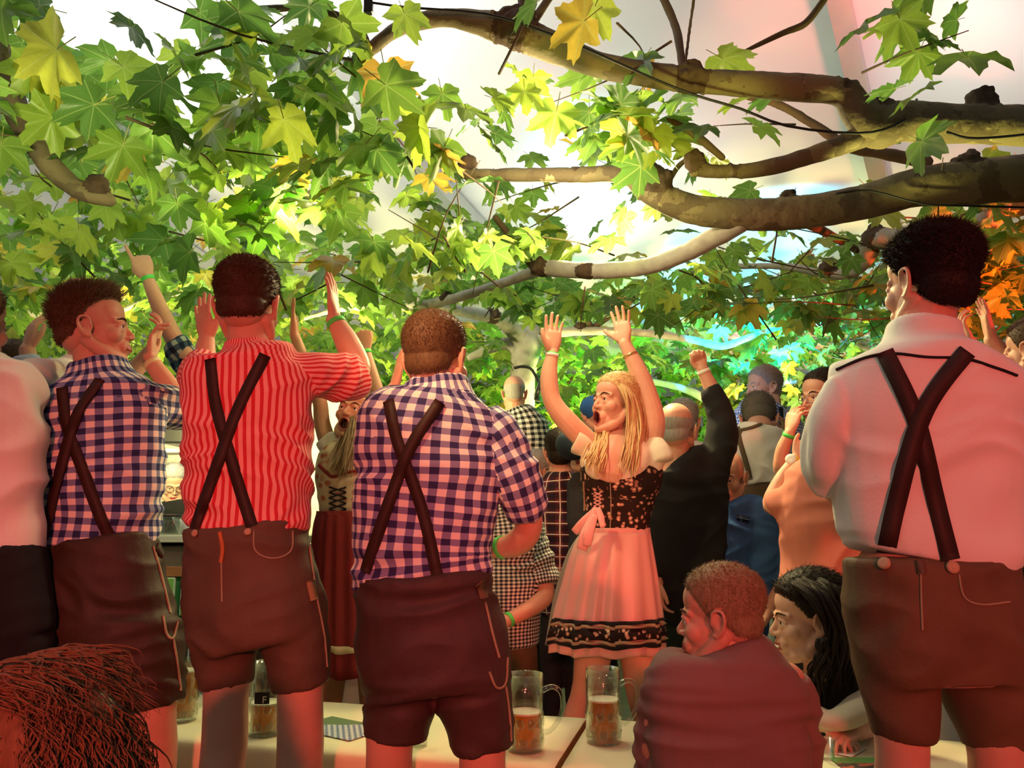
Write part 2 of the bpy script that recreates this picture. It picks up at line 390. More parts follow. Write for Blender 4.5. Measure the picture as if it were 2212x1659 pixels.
def head_matrix(h):
    c = P(h['c'][0], h['c'][1], h['Y'])
    R = Matrix.Rotation(math.radians(-h.get('yaw', 0)), 4, 'Z') @ Matrix.Rotation(math.radians(h.get('pitch', 0)), 4, 'X') @ Matrix.Rotation(math.radians(h.get('roll', 0)), 4, 'Y')
    return Matrix.Translation(c) @ R @ Matrix.Scale(h.get('s', 1.08), 4)
def xf(M, V):
    A = np.array(M); return np.asarray(V) @ A[:3, :3].T + A[:3, 3]
HY = [-0.13, -0.09, -0.05, -0.025, -0.004, 0.012, 0.03, 0.05, 0.075, 0.1]
LINES = {'short': [-0.060, -0.058, -0.045, -0.015, 0.012, 0.000, 0.030, 0.060, 0.080, 0.08],
         'full': [-0.085, -0.080, -0.065, -0.035, 0.010, 0.004, 0.028, 0.052, 0.070, 0.07],
         'fringe': [-0.060, -0.055, -0.045, -0.015, 0.012, 0.005, 0.2, 0.2, 0.2, 0.2],
         'crop': [-0.055, -0.05, -0.03, 0.012, 0.046, 0.060, 0.070, 0.078, 0.084, 0.09]}
def hair_on(h, style, mat, parent, strand=0.014, nst=3000, thick=0.008, top=0.010, seed=1, flow=(0, -0.5, -0.7)):
    V, Q, _ = head_template(h['kind']); Nv = normals(V, Q); M = head_matrix(h)
    hl = np.interp(V[:, 1], HY, LINES[style]); d = V[:, 2] - hl
    if style == 'fringe': d = np.minimum(d, 0.055 - V[:, 2])
    m = np.clip(d / 0.02, -0.3, 1)
    ear = (np.abs(V[:, 0]) > 0.074) & (V[:, 2] < 0.028) & (V[:, 1] > -0.035) & (V[:, 1] < 0.012)
    m[ear] = -0.3
    t = m * (thick + top * np.clip((V[:, 2] - 0.03) / 0.06, 0, 1))
    for i in np.nonzero(m > 0)[0]:
        p = Vector(V[i]); t[i] *= 0.62 * (1 + 0.12 * noise.noise(p * 90 + Vector((seed, 0, 0))) + 0.16 * noise.noise(p * 18))
    mq = m[Q].mean(1); keep = (m[Q] > -0.05).all(1) & (np.random.default_rng(seed + 5).random(len(Q)) < np.clip(mq / 0.45, 0.25, 1) ** 0.8)
    W = V + Nv * t[:, None]; idx = -np.ones(len(V), dtype=int); used = np.unique(Q[keep]); idx[used] = np.arange(len(used))
    VV = list(W[used]); FF = [tuple(idx[q]) for q in Q[keep]]
    cand = Q[keep & (m[Q].min(1) > 0.25)] if (keep & (m[Q].min(1) > 0.25)).any() else Q[keep]
    nst = int(nst * 1.5); r = np.random.default_rng(seed); pick = cand[r.integers(0, len(cand), nst)]
    base = W[pick].mean(1) + r.normal(0, 0.001, (nst, 3)); nn = Nv[pick].mean(1)
    dr = nn * 0.75 + np.array(flow) * 0.8 + r.normal(0, 0.30, (nst, 3)); dr /= np.linalg.norm(dr, axis=1)[:, None]
    tt = np.clip((base[:, 2] + 0.03) / 0.1, 0.35, 1) * strand * r.uniform(0.6, 1.5, nst)
    sd = np.cross(dr, nn + 0.01); sd /= np.linalg.norm(sd, axis=1)[:, None] + 1e-9; wd = 0.0012
    up = np.cross(sd, dr)
    for i in range(nst):
        o = len(VV); b = base[i] - nn[i] * 0.002
        VV += [b + sd[i] * wd, b - sd[i] * wd, b + up[i] * wd, b + dr[i] * tt[i]]
        FF += [(o, o + 1, o + 3), (o + 1, o + 2, o + 3), (o + 2, o, o + 3)]
    return to_obj('hair', xf(M, np.array(VV)), FF, mat, parent)
def eyes_on(h, parent, browmat):
    M = head_matrix(h); lids = h.get('closed', False)
    for s in (-1, 1):
        b = MB(); v, f = ell((s * 0.0305, 0.0695, -0.0045), (0.0118, 0.0118, 0.0118), n=14, m=10); b.add(xf(M, v), f)
        b.cur = 1; v, f = ell((s * 0.031, 0.0765, -0.004), (0.0062, 0.0058, 0.0062), n=12, m=8); b.add(xf(M, v), f)
        b.build('eye', [plain('eye_white', (0.75, 0.7, 0.66), 0.2, 0.02), plain('iris', (0.03, 0.018, 0.012), 0.15, 0.1)], parent, smooth=True)
        T = wtube([(s * 0.013, 0.0865, 0.015, 0.0022), (s * 0.03, 0.084, 0.0225, 0.0033), (s * 0.047, 0.067, 0.0165, 0.0015)], k=1.0, sub=4); v, f = loft(T, 8)
        to_obj('eyebrow', xf(M, v), f, browmat, parent)
# ---------------------------------------------------------------- hands
FING = [(0.031, 0.088, 0.070, 0.0085, 7), (0.0105, 0.094, 0.078, 0.0087, 1.5), (-0.010, 0.091, 0.073, 0.0083, -4), (-0.029, 0.083, 0.057, 0.0072, -11)]
POSE = {'open': [(4, 6, 4)] * 4, 'spread': [(-4, 5, 4), (2, 6, 4), (4, 7, 5), (8, 8, 6)], 'relax': [(18, 28, 18), (22, 30, 20), (26, 34, 22), (30, 36, 24)],
        'fist': [(78, 95, 55)] * 4, 'point': [(2, 4, 3), (80, 95, 50), (82, 95, 50), (84, 95, 50)], 'cup': [(32, 30, 20)] * 4}
def hand(wr, d, n, side, pose='open', s=1.0):
    """tubes of one hand: wr wrist, d towards the fingertips, n the way the palm faces, side +1/-1 where the thumb is"""
    d = Vector(d).normalized(); n = Vector(n); n = (n - d * n.dot(d)).normalized(); x = d.cross(n) * side
    sp = 1.7 if pose == 'spread' else 1.0
    L = lambda p: Vector(wr) + (x * p[0] + d * p[1] + n * p[2]) * s
    out = [wtube([(*L((0, -0.012, 0)), 0.026 * s, 0.72), (*L((0.001, 0.012, 0)), 0.030 * s, 0.62), (*L((0.001, 0.05, 0.001)), 0.041 * s, 0.40), (*L((0.001, 0.086, 0.002)), 0.041 * s, 0.30)], vref=n, sub=4)]
    out.append(wtube([(*L((0.024, 0.022, 0.008)), 0.014 * s), (*L((0.03, 0.048, 0.009)), 0.013 * s)], sub=3))
    for (bx, by, ln, r, a), bend in zip(FING, POSE[pose]):
        p = Vector((bx, by - 0.012, 0.001)); pts = [(*L(p), r * 1.08 * s)]
        an = math.radians(a * sp); cur = 0; p = Vector((bx, by, 0.001))
        sd = Vector((math.sin(an), math.cos(an), 0)); pts.append((*L(p), r * 1.05 * s))
        for b, fr, rr in zip(bend, (0.45, 0.30, 0.25), (0.98, 0.92, 0.82)):
            cur += math.radians(b); p = p + (sd * math.cos(cur) + Vector((0, 0, 1)) * math.sin(cur)) * ln * fr; pts.append((*L(p), r * rr * s))
        out.append(wtube(pts, vref=n, sub=3))
    if pose in ('fist', 'point'):
        th = [(0.026, 0.024, 0.010), (0.036, 0.052, 0.022), (0.026, 0.074, 0.036), (0.006, 0.080, 0.042)]
    elif pose == 'spread':
        th = [(0.022, 0.018, 0.006), (0.045, 0.042, 0.008), (0.066, 0.060, 0.010), (0.082, 0.078, 0.012)]
    else:
        th = [(0.024, 0.018, 0.008), (0.042, 0.044, 0.014), (0.053, 0.068, 0.018), (0.057, 0.092, 0.019)]
    out.append(wtube([(*L(p), r * s) for p, r in zip(th, (0.0135, 0.0118, 0.0102, 0.0088))], vref=n, sub=3))
    return out
# ---------------------------------------------------------------- people
SKIN = lambda t=0: skin(*[('skin_fair', (0.66, 0.40, 0.29)), ('skin_rosy', (0.62, 0.33, 0.24)), ('skin_tan', (0.52, 0.29, 0.18))][t])
LIP = plain('lips', (0.34, 0.06, 0.06), 0.4, 0.05); MOUTH = plain('mouth_inside', (0.06, 0.008, 0.008), 0.5, 0.1); TEETH = plain('teeth', (0.8, 0.76, 0.68), 0.3, 0.02)
def to_px(V):
    x = V[:, 0]; y = V[:, 1]; z = V[:, 2] - CAM_Z; f = y * CP + z * SP; u = -y * SP + z * CP
    return 1106 + F_PX * x / f, 829.5 - F_PX * u / f
def inpoly(px, py, poly):
    r = np.zeros(len(px), dtype=bool); n = len(poly)
    for i in range(n):
        x0, y0 = poly[i]; x1, y1 = poly[(i + 1) % n]
        k = ((y0 > py) != (y1 > py)) & (px < (x1 - x0) * (py - y0) / ((y1 - y0) or 1e-9) + x0); r ^= k
    return r
class Person:
    def __init__(s, label, base, tone=0, group=None):
        s.fine = []; s.coarse = []; s.label = label; s.base = base; s.tone = tone; s.group = group; s.cl = []; s.head = None; s.kids = []; s.bands = []; s.headx = []
    def arm(s, pts, hd=None, sc=1.0, coarse=False):
        """pts px joints shoulder..wrist with radius in metres; hd = (dir_px, palm_n, side, pose)"""
        W = [(*P(p[0], p[1], p[2]), p[3] * sc) for p in pts]
        s.fine.append(wtube(W, sub=5))
        if hd:
            wr = P(*pts[-1][:3]); tip = P(hd[0][0], hd[0][1], hd[0][2] if len(hd[0]) > 2 else pts[-1][2])
            s.fine += hand(wr, tip - wr, hd[1], hd[2], hd[3], sc * (hd[4] if len(hd) > 4 else 1.0))
        s.last = W
        return W
    def band(s, t, mat, name='wristband', r=0.034, wdt=0.018, W=None):
        """band round the forearm just built, t=fraction from wrist to elbow"""
        W = W or s.last; a = Vector(W[-1][:3]); b = Vector(W[-2][:3]); c = a.lerp(b, t); d = (b - a).normalized()
        rr = W[-1][3] + (W[-2][3] - W[-1][3]) * t + 0.003
        s.bands.append((name, [(*(c - d * wdt / 2), rr), (*(c + d * wdt / 2), rr)], mat))
    def wear(s, name, tubes, mat, voxel=0.009, amp=0.004, sc=(5, 5, 12), smooth=4, label=None, seed=0, cut=None):
        s.cl.append((name, tubes, mat, voxel, amp, sc, smooth, label, seed, cut)); return tubes
    def build(s, fine_vox=0.0045):
        vs = []; qs = []; mi = []; o = 0
        mats = [SKIN(s.tone), LIP, MOUTH, TEETH]
        def put(V, Q, m=None):
            nonlocal o
            vs.append(V); qs.extend([tuple(int(i) + o for i in q) for q in Q]); mi.extend(list(m) if m is not None else [0] * len(Q)); o += len(V)
        if s.coarse: put(*union([loft(t, 16) for t in s.coarse], 0.014, 5))
        if s.fine: put(*union([loft(t, 14) for t in s.fine], fine_vox, 2))
        if s.head:
            V, Q, m = head_template(s.head['kind']); put(xf(head_matrix(s.head), V), Q, m)
        V = np.concatenate(vs)
        b = s.base; bx = V[:, 0].mean(); by = V[:, 1].mean()
        ob = to_obj('person', V, qs, mats, None, (bx, by, b), True, mi)
        tag(ob, s.label, 'person', s.group); s.ob = ob; s.bvh = {}
        for name, tubes, mat, voxel, amp, sc, sm, label, seed, cut in s.cl:
            V, Q = union([loft(t, 24) for t in tubes], voxel, sm)
            if amp: V = folds(V, Q, amp * 1.5, sc, seed)
            if cut:
                Q = np.asarray(Q); c_ = V[Q].mean(1); Nn = normals(V, Q)[Q[:, 0]]; px, py = to_px(c_)
                Q = Q[~(inpoly(px, py, cut) & (Nn[:, 1] < 0.2))]
            uv = garment_uv(V, Q, tubes)
            g = to_obj(name, V, Q, mat, ob, uv=uv)
            if label: g['label'] = label
            s.bvh[name] = (BVHTree.FromPolygons([Vector(v) for v in V], [tuple(int(i) for i in q) for q in Q]), g)
        for name, pts, mat in s.bands:
            a, c = Vector(pts[0][:3]), Vector(pts[1][:3]); d = (c - a).normalized(); u = d.orthogonal().normalized(); v = d.cross(u)
            n = 20; VV = []; FF = []
            for (cc, r) in ((a, pts[0][3]), (c, pts[1][3]), (c, pts[1][3] - 0.004), (a, pts[0][3] - 0.004)):
                for k in range(n): VV.append(cc + (u * math.cos(k * 2 * math.pi / n) + v * math.sin(k * 2 * math.pi / n)) * r)
            for i in range(4):
                for k in range(n): FF.append((i * n + k, i * n + (k + 1) % n, ((i + 1) % 4) * n + (k + 1) % n, ((i + 1) % 4) * n + k))
            to_obj(name, [tuple(v_) for v_ in VV], FF, mat, ob)
        return ob
    def hit(s, g, px, py):
        d = ray(px, py).normalized(); r = s.bvh[g][0].ray_cast(Vector((0, 0, CAM_Z)), d)
        return (r[0], r[1]) if r[0] is not None else None
    def strap(s, g, path, wdt, mat, name='suspender', parent=None, lift=0.003, th=0.004, steps=26):
        A = catmull(np.array(path, dtype=float), 8); VV = []; pts = []
        for p in A:
            h = s.hit(g, p[0], p[1])
            if h: pts.append(h)
        if len(pts) < 3: return None
        c = np.array([tuple(p[0]) for p in pts]); nn = np.array([tuple(p[1]) for p in pts])
        for _ in range(2):
            nn[1:-1] = (nn[:-2] + nn[1:-1] + nn[2:]); c[1:-1] = np.maximum(0, 1) * (c[:-2] * 0.25 + c[1:-1] * 0.5 + c[2:] * 0.25)
        nn /= np.linalg.norm(nn, axis=1)[:, None]
        t = np.gradient(c, axis=0); t /= np.linalg.norm(t, axis=1)[:, None] + 1e-9
        sd = np.cross(nn, t); sd /= np.linalg.norm(sd, axis=1)[:, None] + 1e-9
        a = c + nn * lift; V = []
        for i in range(len(c)):
            V += [a[i] - sd[i] * wdt / 2 - nn[i] * 0.004, a[i] - sd[i] * wdt / 2 + nn[i] * th, a[i] + sd[i] * wdt / 2 + nn[i] * th, a[i] + sd[i] * wdt / 2 - nn[i] * 0.004]
        FF = []
        for i in range(len(c) - 1):
            for k in range(4): FF.append((i * 4 + k, i * 4 + (k + 1) % 4, (i + 1) * 4 + (k + 1) % 4, (i + 1) * 4 + k))
        FF += [(0, 1, 2, 3), tuple((len(c) - 1) * 4 + k for k in (3, 2, 1, 0))]
        return to_obj(name, V, FF, mat, parent or s.bvh[g][1])
    def disc(s, g, px, py, r, mat, name='button', parent=None, inner=None):
        h = s.hit(g, px, py)
        if not h: return
        M = h[1].to_track_quat('Z', 'Y').to_matrix(); b = MB()
        b.rev([(r * 0.3, 0.006), (r * 0.75, 0.007), (r, 0.004), (r, -0.002)], 16, h[0] + h[1] * 0.004, M)
        return b.build(name, mat, parent or s.bvh[g][1], smooth=True)
def shoe(pr, x, y, z, yaw, mat):
    M = Matrix.Rotation(-yaw, 3, 'Z'); b = MB()
    L = lambda q: M @ Vector(q) + Vector((x, y, z))
    parts = [loft(wtube([(*L((0, -0.09, 0.045)), 0.036), (*L((0, 0.0, 0.05)), 0.042), (*L((0, 0.09, 0.035)), 0.045, 0.7), (*L((0, 0.16, 0.026)), 0.036, 0.6)], vref=(0, 0, 1)), 16),
             loft(wtube([(*L((0, -0.05, 0.05)), 0.045), (*L((0, -0.05, 0.11)), 0.042)], cap='flat'), 16)]
    V, Q = union(parts, 0.009, 3); V[:, 2] = np.maximum(V[:, 2], z + 0.003)
    return to_obj('shoe', V, Q, mat, pr)
def pleated(rows, Y, k, mat, parent, name, n=144, m=22, amp=0.05, ph=0.0, vr=0.0, solid=0.004, sub=8, arc=None):
    """gathered cloth: rows (xl,xr,py) in pixels, pleats deepen towards the hem"""
    W = []
    for r in rows:
        q = P((r[0] + r[1]) / 2, r[2], Y); W.append((q.x, q.y, q.z, (r[1] - r[0]) / 2 * mpp(q.x, r[2], Y)))
    A = catmull(np.array(W), sub); V = []; Fc = []; uv = []
    L = len(A); a0, a1 = arc or (0, 2 * math.pi); closed = arc is None
    cnt = n if closed else n + 1
    for i, (x, y, z, r) in enumerate(A):
        t = i / (L - 1)
        for j in range(cnt):
            th = a0 + (a1 - a0) * j / n
            g = amp * (0.25 + 0.75 * t) * (math.cos(m * th + ph + 1.7 * math.sin(3 * th)) + 0.5 * math.cos(m * 0.47 * th + 2 + t))
            rr = r * (1 + g)
            V.append((x + rr * math.cos(th), y + rr * k * math.sin(th), z + (0.006 * math.cos(m * 0.5 * th) if i == L - 1 else 0)))
    for i in range(L - 1):
        for j in range(n):
            q = (i * cnt + j, i * cnt + (j + 1) % cnt, (i + 1) * cnt + (j + 1) % cnt, (i + 1) * cnt + j); Fc.append(q)
            for (ii, jj) in ((i, j), (i, j + 1), (i + 1, j + 1), (i + 1, j)):
                uv.append(((a0 + (a1 - a0) * jj / n) * 0.25, A[ii, 2] * -1))
    o = to_obj(name, V, Fc, mat, parent, uv=uv)
    sm = o.modifiers.new('solid', 'SOLIDIFY'); sm.thickness = solid; sm.offset = 1
    return o
def locks(guides, n, r, mat, parent, seed=0, jit=0.02, wave=0.006, name='hair', curl=0.0, sides=5, seg=5, freq=9):
    """long hair: n tapering locks blended between neighbouring guide paths (world points)"""
    rg = np.random.default_rng(seed); G = [catmull(np.array([tuple(p) for p in g], dtype=float), seg) for g in guides]
    m = min(len(g) for g in G); G = np.array([g[np.linspace(0, len(g) - 1, m).round().astype(int)] for g in G]); VV = []; FF = []
    for i in range(n):
        f = rg.uniform(0, len(G) - 1.0001); a = int(f); f -= a
        path = G[a] * (1 - f) + G[a + 1] * f if len(G) > 1 else G[0].copy()
        off = rg.normal(0, jit, 3); tt = np.linspace(0, 1, m)[:, None]
        end = rg.uniform(0.75, 1.0); k = max(4, int(m * end)); path = path[:k] + off * (0.35 + 0.65 * tt[:k])
        ph = rg.uniform(0, 6.28, 3); s = tt[:k, 0] * freq
        path = path + np.stack([np.sin(s + ph[0]), np.cos(s * 0.8 + ph[1]), np.sin(s * 0.6 + ph[2]) * 0.4], 1) * (wave + curl * tt[:k]) 
        R = r * rg.uniform(0.6, 1.2) * (1 - 0.85 * np.linspace(0, 1, k) ** 2.5)
        T = dict(P=path, R=R, K=np.full(k, 0.6), vref=np.array([0.3, 1, 0.1]), cap='flat', ex=2.0); frames(T); v, q = loft(T, sides)
        o = len(VV); VV.extend(v); FF += [tuple(x + o for x in z) for z in q]
    return to_obj(name, np.array(VV), FF, mat, parent)
def hairmat(name, c1, c2):
    if name in MC: return MC[name]
    m, nt, bs = new_mat(name); tc = N(nt, 'ShaderNodeTexCoord'); mp = N(nt, 'ShaderNodeMapping'); mp.inputs['Scale'].default_value = (90, 90, 14)
    nz = N(nt, 'ShaderNodeTexNoise'); nz.inputs['Scale'].default_value = 1.5; nz.inputs['Detail'].default_value = 3
    nt.links.new(tc.outputs['Object'], mp.inputs[0]); nt.links.new(mp.outputs[0], nz.inputs['Vector'])
    nt.links.new(mixc(nt, nz.outputs[0], c1, c2), bs.inputs['Base Color']); bs.inputs['Roughness'].default_value = 0.6; bs.inputs['Specular IOR Level'].default_value = 0.18
    b = N(nt, 'ShaderNodeBump'); b.inputs['Strength'].default_value = 0.5; b.inputs['Distance'].default_value = 0.002
    nt.links.new(nz.outputs[0], b.inputs['Height']); nt.links.new(b.outputs[0], bs.inputs['Normal'])
    MC[name] = m; return m
# ---------------------------------------------------------------- the setting: marquee
def struct(o): o['kind'] = 'structure'; return o
fm, nt, bs = new_mat('floor_boards'); f_n = bump(nt, bs, 30, 0.3)
tc = N(nt, 'ShaderNodeTexCoord'); br = N(nt, 'ShaderNodeTexBrick'); br.inputs['Scale'].default_value = 1; br.inputs['Brick Width'].default_value = 2.4; br.inputs['Row Height'].default_value = 0.2
br.inputs['Color1'].default_value = (0.16, 0.11, 0.08, 1); br.inputs['Color2'].default_value = (0.11, 0.08, 0.06, 1); br.inputs['Mortar'].default_value = (0.02, 0.015, 0.01, 1); br.inputs['Mortar Size'].default_value = 0.006
nt.links.new(tc.outputs['Object'], br.inputs['Vector']); nt.links.new(br.outputs[0], bs.inputs['Base Color']); bs.inputs['Roughness'].default_value = 0.6
b = MB(); b.box((2, 6, -0.05), (22, 26, 0.1)); struct(b.build('floor', fm))
# roof cloth: one slope that falls away from the camera, with aluminium rafters
RD = Vector((0.6, 1, -0.35)); RH = Vector((0.6, 1, 0)).normalized(); RS = Vector((1, -0.6, 0)).normalized()
def roof(s, u, dz=0.0): return RH * s + RS * u + Vector((0, 0, 6.9 - 0.30 * s + dz))
cm, nt, bs = new_mat('roof_cloth')
out = nt.nodes['Material Output']; df = N(nt, 'ShaderNodeBsdfDiffuse'); tr = N(nt, 'ShaderNodeBsdfTranslucent'); mx = N(nt, 'ShaderNodeMixShader')
tc = N(nt, 'ShaderNodeTexCoord'); nz = N(nt, 'ShaderNodeTexNoise'); nz.inputs['Scale'].default_value = 0.8; nz.inputs['Detail'].default_value = 5
nt.links.new(tc.outputs['Object'], nz.inputs['Vector']); cc = mixc(nt, nz.outputs[0], (0.80, 0.80, 0.80), (0.90, 0.90, 0.89))
nt.links.new(cc, df.inputs[0]); nt.links.new(cc, tr.inputs[0]); mx.inputs[0].default_value = 0.42
nt.links.new(df.outputs[0], mx.inputs[1]); nt.links.new(tr.outputs[0], mx.inputs[2]); nt.links.new(mx.outputs[0], out.inputs[0])
V = []; Fc = []; ns, nu = 26, 40
for i in range(ns + 1):
    for j in range(nu + 1):
        s = -7 + 21.0 * i / ns; u = -16 + 32 * j / nu; sag = 0.07 * math.cos(2 * math.pi * (u - 0.4) / 4.0)
        V.append(roof(s, u, -sag))
for i in range(ns):
    for j in range(nu): a = i * (nu + 1) + j; Fc.append((a, a + 1, a + nu + 2, a + nu + 1))
struct(to_obj('ceiling', V, Fc, cm))
rm = plain('rafter_metal', (0.42, 0.43, 0.42), 0.45, 0.05, metal=0.3)
for u in (-12.6, -8.6, -4.6, -0.6, 3.4, 7.4, 11.4):
    b = MB(); a, c = roof(-7, u, -0.16), roof(13.9, u, -0.16); d = (c - a).normalized(); sd = RS; up = sd.cross(d)
    V = []
    for q in (a, c):
        for (x, z) in ((-.07, -.1), (.07, -.1), (.07, .1), (-.07, .1), ): V.append(q + sd * x + up * z)
    b.add(V, [(0, 1, 2, 3), (7, 6, 5, 4), (0, 4, 5, 1), (1, 5, 6, 2), (2, 6, 7, 3), (3, 7, 4, 0)])
    struct(b.build('trim_1', rm))
wm = plain('tent_wall_cloth', (0.55, 0.56, 0.54), 0.8, 0.06)
def wall(name, p0, p1, z1, m=wm):
    p0 = Vector((*p0, 0)); p1 = Vector((*p1, 0)); d = (p1 - p0).normalized(); n = Vector((-d.y, d.x, 0)) * 0.05; b = MB()
    V = [p0 - n, p1 - n, p1 + n, p0 + n]; za, zb = (z1 if isinstance(z1, tuple) else (z1, z1)); V += [V[0] + Vector((0, 0, za)), V[1] + Vector((0, 0, zb)), V[2] + Vector((0, 0, zb)), V[3] + Vector((0, 0, za))]
    b.add(V, [(3, 2, 1, 0), (4, 5, 6, 7), (0, 1, 5, 4), (1, 2, 6, 5), (2, 3, 7, 6), (3, 0, 4, 7)]); return struct(b.build(name, m))
q0, q1 = roof(13.8, -15.8), roof(13.8, 15.8); q2, q3 = roof(-6.8, 15.8), roof(-6.8, -15.8)
wall('wall_back', q0[:2], q1[:2], q0.z + 0.1, plain('far_wall', (0.30, 0.34, 0.26), 0.8, 0.1)); wall('wall_right', q1[:2], q2[:2], (q1.z, q2.z)); wall('wall_front', q2[:2], q3[:2], q2.z); wall('wall_left', q3[:2], q0[:2], (q3.z, q0.z))
# ---------------------------------------------------------------- tables and benches
E0 = Vector((-1.314, 3.581, 0)); TE = (Vector((1.594, 2.839, 0)) - E0).normalized(); TN = Vector((TE.y, -TE.x, 0)); TANG = math.atan2(TE.y, TE.x)
TW = 0.62
paper = plain('table_paper', (0.78, 0.73, 0.50), 0.75, 0.05, 6, 0.15); wood = plain('bench_wood', (0.50, 0.28, 0.11), 0.45, 0.2, 7); steel = plain('green_leg_steel', (0.05, 0.16, 0.08), 0.4, 0.1, metal=0.5)
def along(s, off, z): return E0 + TE * s + TN * off + Vector((0, 0, z))
RT = Matrix.Rotation(TANG, 4, 'Z')
def beer_table(s0, label):
    o = bpy.data.objects.new('beer_table', None); C.objects.link(o); c = along(s0 + 1.1, TW / 2, 0); o.location = c; o['_org'] = list(c); tag(o, label, 'table')
    b = MB(); b.box(c + Vector((0, 0, 0.725)), (2.19, TW - 0.01, 0.03), M=RT); b.build('tabletop', wood, o)
    for s in (0.3, 1.9):
        b = MB()
        for k in (0.1, TW - 0.1): b.box(along(s0 + s, k, 0.355), (0.03, 0.03, 0.71), M=RT)
        b.box(along(s0 + s, TW / 2, 0.12), (0.025, TW - 0.2, 0.025), M=RT); b.box(along(s0 + s, TW / 2, 0.695), (0.03, TW - 0.16, 0.03), M=RT); b.build('leg', steel, o)
    return o
def table_paper(s0, s1, label):
    V = []; Fc = []; rows = [(-0.018, 0.60), (-0.017, 0.68), (-0.012, 0.735), (0.0, 0.7485)] + [(TW * t, 0.7495) for t in np.linspace(0.1, 0.9, 7)] + [(TW, 0.7485), (TW + 0.012, 0.735), (TW + 0.018, 0.68), (TW + 0.02, 0.61)]
    n = 60
    for i in range(n + 1):
        s = s0 + (s1 - s0) * i / n
        for (o_, z) in rows:
            w_ = 0.0015 * noise.noise(Vector((s * 5, o_ * 6, 1))) if 0 < o_ < TW else 0.010 * noise.noise(Vector((s * 6, z * 2, 3)))
            V.append(along(s, o_ + (abs(w_) * (1 if o_ > TW / 2 else -1) if not 0 < o_ < TW else 0), z + (abs(w_) + 0.001 if 0 < o_ < TW else 0)))
    m = len(rows)
    for i in range(n):
        for j in range(m - 1): a = i * m + j; Fc.append((a, a + 1, a + m + 1, a + m))
    o = to_obj('table_paper', V, Fc, paper); tag(o, label, 'tablecloth'); sd = o.modifiers.new('s', 'SOLIDIFY'); sd.thickness = 0.001; return o
beer_table(-0.55, 'long beer table under cream paper behind the standing men'); beer_table(1.67, 'right-hand beer table by the seated couple')
table_paper(-0.54, 1.65, 'cream paper sheet on the table behind the men in shorts'); table_paper(1.67, 3.86, 'cream paper sheet on the right-hand table with leaflets')
def bench(s0, off, label):
    o = bpy.data.objects.new('beer_bench', None); C.objects.link(o); c = along(s0 + 1.1, off, 0); o.location = c; o['_org'] = list(c); tag(o, label, 'bench')
    b = MB(); b.box(c + Vector((0, 0, 0.435)), (2.19, 0.27, 0.03), M=RT); b.build('seat', wood, o)
    for s in (0.3, 1.9):
        b = MB()
        for k in (-0.1, 0.1): b.box(along(s0 + s, off + k, 0.21), (0.03, 0.03, 0.42), M=RT)
        b.box(along(s0 + s, off, 0.1), (0.022, 0.2, 0.022), M=RT); b.build('leg', steel, o)
BN = TW + 0.34; BF = -0.34
bench(-0.55, BN, 'wooden bench the three men in leather shorts stand on'); bench(1.67, BN, 'wooden bench of the seated man and the man in the white shirt')
bench(-0.55, BF, 'wooden bench beyond the table, under the cheering women'); bench(1.67, BF, 'wooden bench beyond the right-hand table')
def bench_y(x, side=1):
    off = BN if side > 0 else BF; s = (x - E0.x - TN.x * off) / TE.x; return along(s, off, 0).y
def text(name, body, size, ext, mat, parent, loc):
    cu = bpy.data.curves.new('t', 'FONT'); cu.body = body; cu.size = size; cu.extrude = ext; cu.resolution_u = 4; t = bpy.data.objects.new('t', cu); C.objects.link(t)
    me = bpy.data.meshes.new_from_object(t.evaluated_get(bpy.context.evaluated_depsgraph_get())); bpy.data.objects.remove(t); bpy.data.curves.remove(cu)
    me.materials.clear(); me.materials.append(mat); o = bpy.data.objects.new(name, me); C.objects.link(o); o.parent = parent; o.location = loc; o.rotation_euler = (math.pi / 2, 0, 0); return o
# ---------------------------------------------------------------- beer mugs
glass = glassy('mug_glass', (0.96, 0.98, 0.96), 0.03); 
bm_, nt, bs = new_mat('lager'); out = nt.nodes['Material Output']; t = N(nt, 'ShaderNodeBsdfTransparent'); t.inputs[0].default_value = (.95, .50, .12, 1); bs.inputs['Base Color'].default_value = (.72, .30, .04, 1); bs.inputs['Roughness'].default_value = .15
tl = N(nt, 'ShaderNodeBsdfTranslucent'); tl.inputs[0].default_value = (.95, .50, .08, 1); m1 = N(nt, 'ShaderNodeMixShader'); m1.inputs[0].default_value = .5; nt.links.new(bs.outputs[0], m1.inputs[1]); nt.links.new(tl.outputs[0], m1.inputs[2])
m2 = N(nt, 'ShaderNodeMixShader'); m2.inputs[0].default_value = .35; nt.links.new(m1.outputs[0], m2.inputs[1]); nt.links.new(t.outputs[0], m2.inputs[2]); nt.links.new(m2.outputs[0], out.inputs[0])
lager = bm_
foam = plain('beer_foam', (0.9, 0.85, 0.7), 0.8, 0.05, 40)
